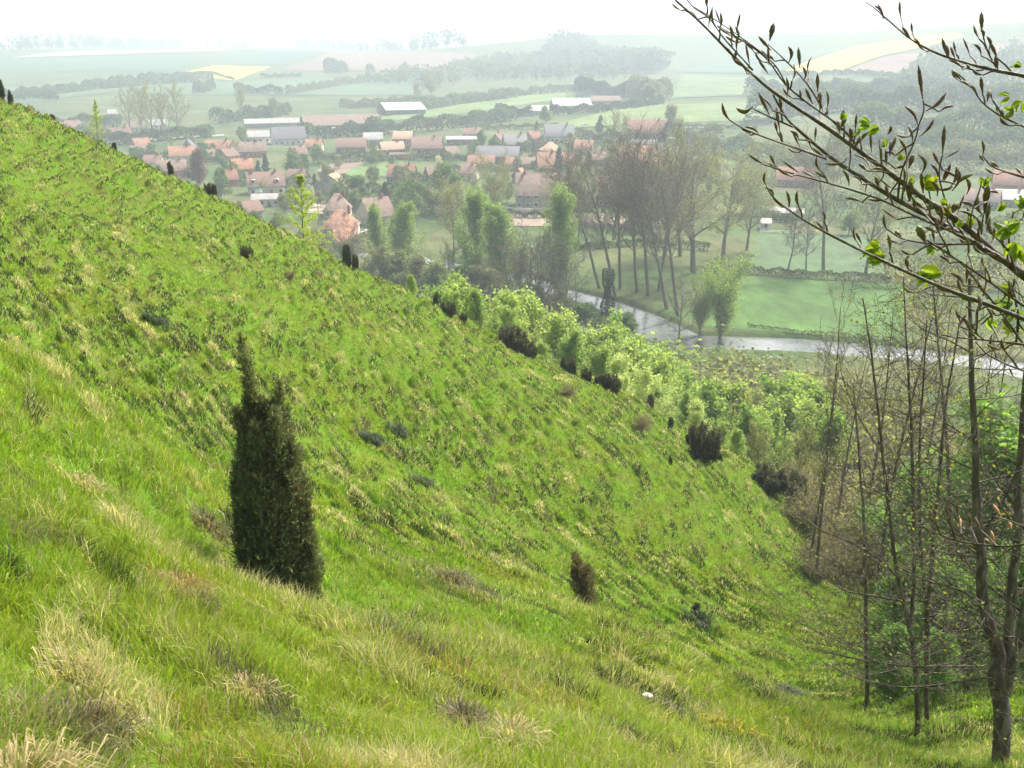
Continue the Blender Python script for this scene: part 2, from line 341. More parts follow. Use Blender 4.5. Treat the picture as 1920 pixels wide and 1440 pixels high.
# ---------------------------------------------------------------- grass
def blades(n, x, y, z, h, wd, col, seed, lean=.35, curl=.5):
    g = np.random.default_rng(seed); th = g.uniform(0, 2*np.pi, n)
    s = np.stack([np.cos(th), np.sin(th), np.zeros(n)], 1)
    ph = g.uniform(0, 2*np.pi, n); l = np.abs(g.normal(0, lean, n))
    ca = 6.283*vnoise(x*2.6, y*2.6, 301)*1.6; cl = .9*np.clip(vnoise(x*1.7, y*1.7, 303)-.3, 0, 1)
    d = np.stack([np.cos(ph)*l+.10+np.cos(ca)*cl, np.sin(ph)*l+.06+np.sin(ca)*cl, np.ones(n)], 1); d /= np.linalg.norm(d, axis=1)[:, None]
    P = np.stack([x, y, z-.02], 1); H = h[:, None]; Wd = wd[:, None]*.5
    hz = np.stack([np.cos(ph), np.sin(ph), np.zeros(n)], 1); cu = (curl*g.uniform(.1, 1, n))[:, None]
    m = P+d*H*.55+hz*H*cu*.12; t = P+d*H*(1-.25*cu)+hz*H*cu*.65-np.array([0, 0, 1.])*H*cu*.25
    V = np.stack([P-s*Wd, P+s*Wd, m+s*Wd*.8, m-s*Wd*.8, t], 1).reshape(-1, 3); k = np.arange(n)[:, None]*5
    C = np.repeat(col, 5, 0).reshape(n, 5, 3); C[:, :2] *= .55; C[:, 4] *= 1.1  # shade between blades put into the colour: roots darker, tips lighter
    return V, k+np.array([[0, 1, 2, 3]]), k+np.array([[3, 2, 4]]), C.reshape(-1, 3)
def grass_zone(seed, r0, r1, n, h, wd, azm=36, pale=0.):
    g = np.random.default_rng(seed)
    r = np.sqrt(g.uniform(r0*r0, r1*r1, n)) if r1/r0 < 1.6 else r0*(r1/r0)**g.uniform(0, 1, n)
    az = np.radians(g.uniform(-azm, azm, n)); x = np.sin(az)*r; y = np.cos(az)*r; z0 = height0(x, y)
    bump, bst, cid, up = tuss(x, y, z0, True); z = z0+bump+.06*(fbm(x*1.3, y*1.3, 33)-.5)
    # keep what faces the camera's field
    cy = (CT*(-y)*0+y*CT-z*ST); px = x/cy*F+960; keep = np.ones(n, bool)
    f1 = fbm(x*.5, y*.5, 40); f2 = fbm(x*2.2, y*2.2, 50); f3 = fbm(x*.16, y*.16, 60); f4 = vnoise(x*5, y*5, 71)
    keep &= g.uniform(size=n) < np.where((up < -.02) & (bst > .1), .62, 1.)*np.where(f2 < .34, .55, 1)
    R = g.uniform(size=n); spot = np.interp(fbm(x*.10, y*.10, 91), [.35, .55], [.55, 1.25])
    gr = np.stack([.118+.10*f1, .222+.09*f2, .014+.010*f1], 1)*(.75+.5*fbm(x*1.1, y*1.1, 131))[:, None]
    col = gr*(.82+.36*R)[:, None]
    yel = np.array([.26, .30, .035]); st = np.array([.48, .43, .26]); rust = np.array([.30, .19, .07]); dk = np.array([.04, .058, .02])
    def mixin(c, p):
        nonlocal col
        m = g.uniform(size=n) < p; col[m] = c*(.7+.6*g.uniform(size=m.sum()))[:, None]; return m
    mixin(yel, .12+.5*np.clip(f1-.45, 0, 1))
    dry = np.clip((f3-.50)*2.0, 0, .35)+np.clip((f2-.60)*2.6, 0, .6)+.04
    mixin(st*.8, dry*np.where(r > 16, .22, .60)+pale)
    mixin(rust, np.clip((fbm(x*.8, y*.8, 81)-.68)*3, 0, .22)+.012)
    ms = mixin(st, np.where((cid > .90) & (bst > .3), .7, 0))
    md = mixin(dk, np.where((cid < np.where(r > 16, .46, .16)*spot) & (bst > .30) & ((up < .06) | (cid < .10)), .9, 0)); mixin(np.array([.11, .10, .075]), np.where((cid > .55) & (cid < .55+np.where(r > 16, .25, .10)*spot) & (bst > .32) & (up < .03), .85, 0)); mixin(st, np.where((r > 5) & ((cid < .4*spot) | ((cid > .55) & (cid < .8))) & (bst > .40) & (up > .06), .38, 0))  # dark tussocks, with shade painted as dark and grey blades on downhill sides
    hh = h*np.where(r > 16, .8, 1)*(.4+.65*R)*np.where(r > 16, .55+.9*f2, .25+1.5*f2)*(.8+.5*bst)*np.where(ms, 1.1, 1); ww = wd*(.6+.8*g.uniform(size=n))
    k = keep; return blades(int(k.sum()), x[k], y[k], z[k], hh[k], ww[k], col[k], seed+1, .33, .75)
def grass_obj(name, zones, label):
    V = []; Q = []; T = []; C = []; n = 0
    for zz in zones:
        v, q, t, c = grass_zone(*zz); V.append(v); Q.append(q+n); T.append(t+n); C.append(c); n += len(v)
    o = mk(name, np.concatenate(V), np.concatenate(Q), np.concatenate(T), M['grass'], col=np.concatenate(C))
    return tag(o, label, 'grass', kind='stuff')
G = .5 if QUICK else 1.
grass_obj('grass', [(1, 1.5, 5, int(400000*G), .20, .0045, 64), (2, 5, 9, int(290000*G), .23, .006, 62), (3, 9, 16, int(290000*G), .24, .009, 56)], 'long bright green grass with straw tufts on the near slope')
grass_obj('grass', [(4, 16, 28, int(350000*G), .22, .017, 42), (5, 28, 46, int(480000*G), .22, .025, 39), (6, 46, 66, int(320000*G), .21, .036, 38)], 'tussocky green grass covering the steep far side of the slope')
# prominent tussocks
def tussock(px, py, r, n, h, label, cols, spread, droop=1.2, seed=0, w=.006, off=(0, 0)):
    g = np.random.default_rng(1000+seed); X, Y, _ = pick(px, py, 1.5) if r is None else at(px, py, r); Z = gz(X, Y)
    a = g.uniform(0, 2*np.pi, n); q = np.abs(g.normal(0, spread*.45, n)); x = np.cos(a)*q; y = np.sin(a)*q
    z = ground(X+x, Y+y)-Z; c = np.array(cols)[g.integers(0, len(cols), n)]*(.7+.6*g.uniform(size=n))[:, None]
    ph = a+g.normal(0, .5, n); l = g.uniform(.1, .75, n)
    s = np.stack([-np.sin(ph), np.cos(ph), np.zeros(n)], 1); hz = np.stack([np.cos(ph), np.sin(ph), np.zeros(n)], 1)
    H = (h*g.uniform(.5, 1.15, n))[:, None]; P = np.stack([x, y, z], 1); L = l[:, None]; up = np.array([0, 0, 1.])
    wd = (w*g.uniform(.6, 1.3, n))[:, None]*.5
    pts = [P, P+up*H*.42+hz*H*L*.25, P+up*H*.62*(1-.25*L*droop)+hz*H*L*.65, P+up*H*(.62-.50*L*droop)+hz*H*(L*1.05)]
    V = np.stack([pts[0]-s*wd, pts[0]+s*wd, pts[1]-s*wd, pts[1]+s*wd, pts[2]-s*wd*.7, pts[2]+s*wd*.7, pts[3]], 1).reshape(-1, 3)
    k = np.arange(n)[:, None]*7; Q = np.concatenate([k+np.array([[0, 1, 3, 2]]), k+np.array([[2, 3, 5, 4]])]); T = k+np.array([[4, 5, 6]])
    o = mk('grass_tussock', V, Q, T, M['grass'], col=np.repeat(c, 7, 0)); o.location = (X, Y, Z)
    return tag(o, label, 'tussock', 'tussocks on the slope')
ST_ = [(.50, .42, .26), (.42, .34, .19), (.36, .29, .15), (.20, .24, .05)]; DK = [(.10, .09, .06), (.16, .13, .08), (.07, .10, .03), (.28, .22, .13)]
RU = [(.32, .17, .07), (.26, .20, .08), (.35, .27, .14)]; GRN = [(.10, .22, .02), (.14, .27, .03), (.08, .17, .02)]
TS = [(30,1445,2.9,900,.30,'big pale straw tussock drooping at the bottom left corner of the slope',ST_,.24),
 (150,1400,3.7,420,.28,'shaded grey tussock hanging beside the pale straw tussock in the corner',DK,.26),
 (140,1330,4.3,200,.20,'ragged half green half straw tussock above the shaded grey one',ST_,.20),
 (960,1400,4.8,600,.26,'pale drooping straw tussock at the bottom middle of the slope',ST_,.16),
 (870,1395,5.0,420,.24,'dark green tussock left of the pale drooping one at the bottom middle',DK,.18),
 (345,1120,6.3,380,.26,'rust tipped tussock downslope left of the tall juniper',RU,.24),
 (370,1150,6.1,300,.20,'dark undercut tussock under the rust tipped one',DK,.22),
 (470,1330,4.6,300,.17,'matted straw patch in grass below the tall juniper',ST_,.20),
 (230,960,8.5,420,.28,'long straw coloured tussock bank left of the tall juniper',ST_,.30),
 (395,985,11.5,400,.25,'brown tussock just left of the tall juniper foot',DK,.34),
 (50,1075,6.3,300,.22,'grey brown tussock at the left edge of the near slope',DK,.26),
 (860,1105,13.5,700,.30,'dark brown tussock at the top of the small bank right of the juniper',DK,.45),
 (905,1140,12.8,700,.26,'dark brown tussock at the lower end of the same small bank',DK,.45),
 (1235,1295,8.6,500,.24,'dark brown tussock above the pale stone',DK,.28),
 (1275,1325,8.7,420,.20,'dark brown tussock just right of the pale stone',DK,.30),
 (780,1085,14.5,420,.26,'dull tussock uphill of the dark brown bank',DK,.40),
 (140,830,10,420,.26,'straw tussock on the left shoulder of the slope',ST_,.40),
 (1480,1270,20,700,.34,'round dark tussock in the hollow left of the lone thin trunk',[(.10,.10,.07),(.09,.13,.04)],.50),
 (1305,1200,24,800,.42,'dark green rush tussock low in the hollow',[(.03,.055,.015),(.05,.09,.02)],.42),
 (700,855,29,900,.42,'small dark tussock on the open slope beyond the tall juniper',[(.03,.06,.02),(.04,.07,.03)],.38),
 (295,632,31,900,.45,'dark round tussock on the upper left slope',[(.03,.06,.02),(.05,.09,.02)],.40),
 (795,962,27,700,.36,'low dark tussock beside the row on the middle slope',[(.04,.07,.02),(.06,.09,.03)],.34),
 (745,802,31,700,.40,'dark tussock uphill of the small dark one on the middle slope',[(.04,.07,.02),(.05,.08,.03)],.34)]
for i, (a, b, r, n, h, lab, c, sp) in enumerate(TS): tussock(a, b, r, n, h, lab, c, sp, seed=i, w=max(.006, r*.0007))
def herb(px, py, r, n, h, sp, col, label, seed):     # small leafy ground plants
    g = np.random.default_rng(seed); X, Y, _ = at(px, py, r); Z = gz(X, Y); root = thing('seedling_plant', (X, Y, Z), label, 'plant')
    b = MB(); s = MB()
    for i in range(n):
        a = g.uniform(0, 6.3); q = sp*math.sqrt(g.uniform()); x, y = q*math.cos(a), q*math.sin(a); z = gz(X+x, Y+y)-Z
        hh = h*g.uniform(.6, 1.2); top = np.array([x+g.normal(0, .03), y+g.normal(0, .03), z+hh]); s.tube([(x, y, z-.03), tuple(top)], [.003, .0015], 3)
        b.cards(np.array([x, y, z])+(top-np.array([x, y, z]))*g.uniform(.3, 1, (14, 1))+g.normal(0, .025, (14, 3)), .035, g, c=np.array(col)*g.uniform(.7, 1.3))
    b.build('leaf_mass', M['leaf'], root); s.build('stem', M['twig'], root)
herb(1370, 1375, 8.8, 70, .16, .42, (.30, .26, .05), 'yellowish low leafy seedlings at the bottom right of the near slope', 5)
herb(960, 1090, 17, 60, .3, .5, (.24, .25, .05), 'yellow tinged seedling clump left of the small brown juniper', 6)
herb(640, 545, 44, 50, .6, .7, (.20, .24, .07), 'loose pale seedling bush high on the slope', 7)
sb = MB(); g = np.random.default_rng(3)
u, v = np.meshgrid(np.linspace(0, np.pi, 9), np.linspace(0, 2*np.pi, 15)[:-1], indexing='ij'); rr_ = 1+.25*(fbm(u*2, v*1.3, 4)-.5)
V = np.stack([np.sin(u)*np.cos(v)*.06*rr_, np.sin(u)*np.sin(v)*.045*rr_, np.cos(u)*.032*rr_], -1).reshape(-1, 3)
Q = [(i*14+j, (i+1)*14+j, (i+1)*14+(j+1) % 14, i*14+(j+1) % 14) for i in range(8) for j in range(14)]
sb.add(V, Q); st = sb.build('chalk_stone', mat('chalk', (.60, .53, .45), .9, noise=(9, (.42, .36, .28), .4, .65), bump=.4), smooth=True)
X, Y, _ = at(1213, 1318, 8.7); st.location = (X, Y, gz(X, Y)+.13); tag(st, 'pale chalk stone lying in the grass by the dark brown tussock', 'stone')
# ---------------------------------------------------------------- trees
def nrm(v): return v/(np.linalg.norm(v)+1e-12)
def grow(g, p, d, L, r, lvl, P, out):
    ns = P['seg'][lvl]; pts = [p]; dirs = [d]; d = d.copy()
    for i in range(ns):
        d = nrm(d+g.normal(0, P['wob'][lvl], 3)+np.array([0, 0, P['up'][lvl]])); p = p+d*L/ns; pts.append(p); dirs.append(d)
    pts = np.array(pts); t = np.linspace(0, 1, ns+1); rad = r*(1-t*P['tap'][lvl]); out.append((pts, rad, lvl))
    if lvl+1 >= len(P['n']): return
    k = P['n'][lvl+1]; st = P['start'][lvl]; ga = g.uniform(0, 6.28)
    for i in range(k):
        tt = st+(1-st)*((i+g.uniform(.1, .9))/k); f = tt*ns; j = min(int(f), ns-1); q = pts[j]+(pts[j+1]-pts[j])*(f-j); dd = dirs[j+1]
        ga += 2.4+g.normal(0, .3); ref = np.array([1., 0, 0]) if abs(dd[2]) > .9 else np.array([0, 0, 1.]); a = nrm(np.cross(dd, ref)); b = np.cross(dd, a)
        an = math.radians(P['ang'][lvl+1]*g.uniform(.75, 1.25)); side = a*math.cos(ga)+b*math.sin(ga)
        cl = L*P['len'][lvl+1]*g.uniform(.7, 1.15)*P['shape'](tt if lvl == 0 else 1-.5*tt)
        rr = (rad[j]*(1-f+j)+rad[j+1]*(f-j))*P['rr'][lvl+1]
        grow(g, q, nrm(dd*math.cos(an)+side*math.sin(an)), cl, rr, lvl+1, P, out)
def PRM(n, start, ang, ln, rr, seg=(12, 6, 4, 3), wob=(.03, .10, .14, .18), up=(.02, .06, .03, 0), tap=(.85, .85, .8, .7), shape=lambda t: 1.):
    return dict(n=(1,)+n, start=start, ang=(0,)+ang, len=(1,)+ln, rr=(1,)+rr, seg=seg, wob=wob, up=up, tap=tap, shape=shape)
def tree_mesh(seed, H, r0, P, leaf=None, lvls=None, sides=(7, 5, 3, 3), rmin=.006, split=0):
    """unit builder: returns (trunk mesh builder, crown mesh builder)"""
    g = np.random.default_rng(seed); out = []
    grow(g, np.zeros(3), np.array([0, 0, 1.]), H, r0, 0, P, out); tr, cr = MB(), MB(); tips = []
    for pts, rad, l in out:
        (tr if l <= split else cr).tube(pts, np.maximum(rad, rmin), sides[l], c=(.5, .5, .5) if False else None)
        if l >= len(P['n'])-1: tips.append(pts)
    return g, tr, cr, tips, out
PROTO = {}
def proto(name, kind, tr, cr, lf=None, barkm=None, leafm=None, cat='tree'):
    root = bpy.data.objects.new(name, None); root["category"] = cat; COL.objects.link(root)
    if tr is not None and tr.V: tr.build('trunk', barkm, root, smooth=True)
    c = None
    if cr is not None and cr.V: c = cr.build('branches' if lf is not None or kind == 'shrub' else 'crown', barkm, root)
    if lf is not None: lf.build('crown' if cat == 'tree' else 'foliage', leafm, root)
    return root
def leafpts(g, tips, n, sg, frm=0.):
    idx = g.integers(0, len(tips), n); t = g.uniform(frm, 1, n); P = np.empty((n, 3))
    for i in range(n):
        p = tips[idx[i]]; f = t[i]*(len(p)-1); j = min(int(f), len(p)-2); P[i] = p[j]+(p[j+1]-p[j])*(f-j)
    return P+g.normal(0, sg, (n, 3))
def lcol(g, n, base, var=.3, clump=None):
    c = np.array(base)*(1-var+2*var*g.uniform(size=(n, 1))); 
    if clump is not None: c = c*(.75+.5*fbm(clump[:, 0]*.9+9, clump[:, 2]*.9+clump[:, 1]*.7, 3))[:, None]
    return c
POOL = {}
def pool(key, make, k):
    POOL[key] = [make(i) for i in range(k)]
def mk_bare(seed, H, r0, P, name='bare_tree', lf=None, bark='bark', rmin=.012, split=0):
    g, tr, cr, tips, out = tree_mesh(seed, H, r0, P, rmin=rmin, split=split); l = None
    if lf:
        n, size, col, sg = lf; l = MB(); pp = leafpts(g, tips, n, sg); l.cards(pp, size, g, c=lcol(g, n, col, .3, pp))
    return proto(name, 'tree', tr, cr, l, M[bark], M['leaf'])
Q2 = .5 if QUICK else 1.
dome = lambda t: max(.25, math.sin(math.pi*min(1, max(0, (t*.95)))**.8))
# heights are real metres; copies scale them
P_pop = PRM((20, 9, 9), (.35, .15, .1), (38, 38, 42), (.30, .42, .42), (.42, .5, .5), up=(.0, .10, .05, 0), shape=lambda t: 1.15-.75*abs(t-.55))
pool('bare_poplar', lambda i: mk_bare(10+i, 30, .42, P_pop, 'bare_poplar_tree', (int(1600*Q2), .20, (.20, .18, .15), .5), rmin=.030), 4)
P_wide = PRM((15, 10, 10), (.22, .15, .1), (52, 42, 45), (.50, .42, .40), (.55, .5, .5), wob=(.05, .13, .16, .2), up=(.0, .07, .04, .02), shape=lambda t: 1.2-.55*t)
pool('wide_bare', lambda i: mk_bare(30+i, 22, .55, P_wide, 'bare_tree', (int(6000*Q2), .30, (.22, .23, .12), .4), rmin=.028), 3)
pool('small_bare', lambda i: mk_bare(40+i, 12, .22, P_wide, 'bare_tree', rmin=.018), 3)
P_ver = PRM((26, 7, 4), (.06, .1, .1), (30, 26, 30), (.52, .35, .4), (.35, .5, .5), up=(.0, .12, .06, 0), shape=lambda t: 1.15-.85*t)
pool('leafy_poplar', lambda i: mk_bare(50+i, 22, .30, P_ver, 'poplar_tree', (int(13000*Q2), .42, (.19, .28, .09), .6), rmin=.02), 3)
pool('pale_poplar', lambda i: mk_bare(60+i, 22, .26, P_pop, 'poplar_tree', (int(5200*Q2), .34, (.26, .26, .13), .5), rmin=.02), 2)
P_wil = PRM((12, 10, 6), (.02, .05, .1), (28, 22, 26), (.95, .45, .35), (.8, .4, .5), seg=(5, 8, 5, 3), up=(.0, .06, .05, 0), shape=lambda t: 1.)
pool('willow', lambda i: mk_bare(70+i, 7, .30, P_wil, 'willow_tree', (int(11000*Q2), .26, (.20, .28, .07), .4), rmin=.015), 2)
P_rnd = PRM((16, 8, 5), (.16, .1, .1), (62, 48, 50), (.46, .5, .5), (.5, .5, .5), wob=(.06, .15, .2, .2), shape=lambda t: 1.25-.85*t)
def rnd(col, size=.5, n=9500): return lambda i: mk_bare(80+i+int(col[0]*1000), 12, .28, P_rnd, 'leafy_tree', (int(n*Q2), size, col, .5), rmin=.02)
pool('round_green', rnd((.10, .165, .055)), 3); pool('round_pale', rnd((.17, .22, .09)), 3); pool('round_copper', rnd((.13, .05, .055), .45, 9500), 1)
pool('round_blossom', rnd((.50, .48, .42), .38, 5000), 1); pool('round_dull', rnd((.17, .18, .10), .42, 6500), 2)
P_yng = PRM((18, 7, 5), (.06, .1, .1), (42, 40, 45), (.44, .42, .45), (.45, .5, .5), wob=(.06, .12, .2, .2), up=(0, .12, .06, 0), shape=lambda t: 1.2-.85*t)
def yng(col, n=14000, size=.135): return lambda i: mk_bare(int(90+i+1000*col[1]), 7, .09, P_yng, 'young_tree', (int(n*Q2), size, col, .17), rmin=.008)
pool('young_light', yng((.27, .35, .13)), 4); pool('young_mid', yng((.20, .29, .10)), 3); pool('young_white', yng((.40, .46, .24), 8500), 2); pool('young_dull', yng((.19, .20, .10), 5000), 3)
P_lar = PRM((34, 10), (.06, .1), (72, 35), (.40, .34), (.3, .5), seg=(14, 6, 4), up=(0, .05, 0), shape=lambda t: 1.12-1.05*t)
pool('larch', lambda i: mk_bare(120+i, 9, .10, P_lar, 'larch_tree', (int(12000*Q2), .10, (.34, .40, .09), .09), rmin=.006), 2)
P_con = PRM((44, 8), (.04, .1), (80, 40), (.30, .4), (.25, .5), seg=(12, 5, 3), up=(0, -.02, 0), shape=lambda t: 1.1-1.0*t)
pool('conifer', lambda i: mk_bare(130+i, 12, .18, P_con, 'conifer_tree', (int(7500*Q2), .42, (.03, .06, .04), .25), rmin=.01), 2)
P_thn = PRM((16, 5, 3), (.30, .2, .2), (28, 32, 36), (.28, .4, .4), (.4, .5, .5), up=(0, .08, .04, 0), wob=(.025, .08, .14, .2), shape=lambda t: 1.2-.8*t)
pool('thin_bare', lambda i: mk_bare(140+i, 11, .085, P_thn, 'bare_sapling', (int(500*Q2), .05, (.22, .20, .08), .05), bark='darkbark', rmin=.006), 4)
P_shb = PRM((16, 11, 8), (.0, .05, .1), (48, 36, 40), (.95, .5, .45), (.8, .5, .5), seg=(3, 8, 5, 3), up=(0, .05, .03, 0), wob=(.1, .14, .2, .2))
def mk_shrub(seed, H, r0, lf, name='shrub', bark='bark', rmin=.01, leafm='leaf'):
    g, tr, cr, tips, out = tree_mesh(seed, H*.35, r0, P_shb, rmin=rmin, split=-1); l = MB(); n, size, col, sg = lf
    pp = leafpts(g, tips, n, sg); l.cards(pp, size, g, c=lcol(g, n, col, .3, pp)); return proto(name, 'shrub', None, cr, l, M[bark], M[leafm], cat='shrub')
pool('olive_shrub', lambda i: mk_shrub(150+i, 5, .09, (int(20000*Q2), .17, (.19, .20, .11), .30)), 3)
pool('green_shrub', lambda i: mk_shrub(160+i, 5, .09, (int(20000*Q2), .17, (.17, .23, .09), .30)), 2)
pool('bare_shrub', lambda i: mk_shrub(170+i, 5, .08, (int(5200*Q2), .085, (.22, .20, .11), .2)), 3)
# junipers
def juniper(seed, H, R, lobes, n, col, size=.05, name='juniper_bush', needles=None, main=None):
    g = np.random.default_rng(seed); tr = MB(); lf = MB(); tp = .6 if main is None else .60
    for li, lo_ in enumerate(lobes):
        lx, ly, hh, rad, tx, ty = lo_[:6]; zb = lo_[6] if len(lo_) > 6 else 0.; per = n//len(lobes) if main is None else (n//(8 if li < 7 else 60) if li < main else n//150)
        t = g.uniform(0, 1, per)**.85; prof = rad*np.minimum(1, (t*4+.55))*np.where(t > tp, np.maximum(.08, 1-((t-tp)/(1-tp))**1.3), 1)*(.8+.4*vnoise(t*8, np.zeros(per)+lx*9, seed))
        a = g.uniform(0, 6.283, per); q = prof*np.minimum(1.0, g.uniform(0, 1, per)**.33)*(1+.42*np.maximum(0, g.normal(0, .5, per))*(g.uniform(size=per) < .35))
        x = lx+tx*t+np.cos(a)*q; y = ly+ty*t+np.sin(a)*q; z = zb+.03+t*(hh-zb)+g.normal(0, .02, per)
        P = np.stack([x, y, z], 1); dr = np.stack([np.cos(a)*.55, np.sin(a)*.55, np.full(per, .8)], 1)+g.normal(0, .30, (per, 3)); dr /= np.linalg.norm(dr, axis=1)[:, None]
        c = np.array(col)*g.uniform(.55, 1.5, (per, 1)); tip_ = g.uniform(size=per) < .30; c[tip_] = np.array([.20, .23, .12])*(1 if main else .4)*g.uniform(.6, 1.3, (tip_.sum(), 1)); br = g.uniform(size=per) < .07+.12*(t > .7); c[br] = np.array([.15, .12, .05])*g.uniform(.6, 1.2, (br.sum(), 1))
        K = needles or 7
        for k in range(K):                # each sprig: a fan of needle-thin faces along its short axis
            u = (k+.5)/K; base = P+dr*size*u*1.6; sd = g.normal(size=(per, 3)); sd = np.cross(dr, sd); sd /= np.linalg.norm(sd, axis=1)[:, None]
            tip = base+dr*size*.55+sd*size*.62*(1-.5*u); wv = np.cross(tip-base, g.normal(size=(per, 3))); wv /= np.linalg.norm(wv, axis=1)[:, None]; wv *= size*.13
            V = np.stack([base-wv, base+wv, tip], 1).reshape(-1, 3); lf.add(V, T=np.arange(per*3).reshape(-1, 3), c=np.repeat(c, 3, 0))
        if zb == 0: tr.tube([(lx, ly, -.15), (lx+tx*.4, ly+ty*.4, hh*.4), (lx+tx*.8, ly+ty*.8, hh*.85)], [rad*.12+.01, rad*.08+.006, .006], 5)
    root = bpy.data.objects.new(name, None); root["category"] = 'juniper'; COL.objects.link(root)
    tr.build('trunk', M['darkbark'], root); lf.build('foliage', M['needle'], root); return root
def place(root, X, Y, label, group=None, sink=.05, rz=0, s=1, tilt=(0, 0)):
    root.location = (X, Y, gz(X, Y)-sink); root["label"] = label; root.rotation_euler = (tilt[0], tilt[1], rz); root.scale = (s, s, s)
    if group: root["group"] = group
    return root
JC = (.12, .15, .065)
X, Y, _ = at(517, 1095, 10.6)
gj = np.random.default_rng(77)
lb_ = [(0, 0, 2.35, .36, -.12, 0), (-.12, .05, 2.40, .30, -.10, 0), (.14, -.04, 2.35, .25, -.10, 0), (.30, -.02, 1.75, .22, -.06, 0), (-.22, -.02, 2.2, .24, .0, 0), (.05, -.2, 1.8, .27, -.04, 0), (.0, .2, 2.2, .28, -.08, 0),
     (-.12, .02, 2.80, .055, -.10, 0), (-.14, .04, 3.05, .025, -.17, 0), (.08, 0, 2.60, .045, .07, 0), (.46, -.10, .80, .13, .04, 0)]
for q in range(46):                      # pointed shoots standing off the column
    a = gj.uniform(0, 6.28); h = gj.uniform(.35, 2.15); rr_ = .33 if h < 1.5 else .25; lb_.append((math.cos(a)*rr_+.06-.06*h, math.sin(a)*rr_*.8, h+gj.uniform(.15, .35), gj.uniform(.04, .075), math.cos(a)*.12, math.sin(a)*.1, h-.25))
j = juniper(7, 2.9, .5, lb_, int(26000*(.6 if QUICK else 1)), JC, .064, name='juniper_tree', main=11)
place(j, X, Y, 'tall dark columnar juniper with a crooked wispy tip standing on the near slope', sink=.12, tilt=(0, .035)); j.scale = (.86, .86, 1.06)
j.children[0].name = 'trunk'
def jl(seed, n, R, h0, h1, rad):
    g = np.random.default_rng(seed); o = [(0, 0, h1, rad*1.3, .04, 0)]
    for q in range(n): a = g.uniform(0, 6.28); d = R*g.uniform(.3, 1); o.append((math.cos(a)*d, math.sin(a)*d, g.uniform(h0, h1), rad*g.uniform(.6, 1.1), math.cos(a)*.2*R+g.normal(0, .05), math.sin(a)*.2*R))
    return o
pool('jun_col', lambda i: juniper(20+i, 1.6, .3, jl(i, 7, .22, .9, 1.65, .15), 2600, (.045, .065, .032), .12, needles=5), 3)
pool('jun_wide', lambda i: juniper(30+i, 1.3, .7, jl(i+9, 24, .62, .45, 1.4, .11), 5200, (.045, .055, .030), .12, needles=5), 4)
used = set(); VC = {}
def put(key, X, Y, H, label, group=None, sink=.1, wide=1., rz=None, tilt=(0, 0), H0=None, Z=None):
    """place one of the built kind at X, Y with height H (metres)"""
    k = VC.get(key, 0); VC[key] = k+1; src = POOL[key][k % len(POOL[key])]; g = random.Random(hash((key, k)) % 9999 if False else k*77+len(key))
    h0 = H0 or HEI[key]; s = H/h0; rz = g.uniform(0, 6.28) if rz is None else rz
    loc = (X, Y, (gz(X, Y) if Z is None else Z)-sink); sc = (s*wide, s*wide, s)
    if src.name not in used:
        used.add(src.name); src.location = loc; src.rotation_euler = (tilt[0], tilt[1], rz); src.scale = sc; src["label"] = label
        if group: src["group"] = group
        return src
    return copy_tree(src, loc, label, group, rz, sc, tilt)
HEI = dict(bare_poplar=31, wide_bare=22, small_bare=12, leafy_poplar=22.5, pale_poplar=23, willow=12.5, round_green=13, round_pale=13, round_copper=13, round_blossom=13, round_dull=13, young_light=7.6, young_mid=7.6,
           young_white=7.6, young_dull=7.6, larch=9, conifer=12.2, thin_bare=11.3, olive_shrub=4.6, green_shrub=4.6, bare_shrub=4.6, jun_col=1.65, jun_wide=1.3)
def byp(key, px, pb, pt, label, group=None, wide=1., tilt=(0, 0), lo=150., **k):     # base and top as seen in the photograph
    x, y, z = pick(px, pb, lo); r = math.hypot(x, y); H = at(px, pt, r)[2]-z
    return put(key, x, y, H, label, group, wide=wide, tilt=tilt, Z=z, sink=.1, **k)
def byt(key, px, pt, r, label, group=None, wide=1., hmin=2., **k):                       # hidden foot: top as seen, r metres away
    x, y, z = at(px, pt, r); b = gz(x, y); return put(key, x, y, max(hmin, z-b), label, group, wide=wide, Z=b, **k)
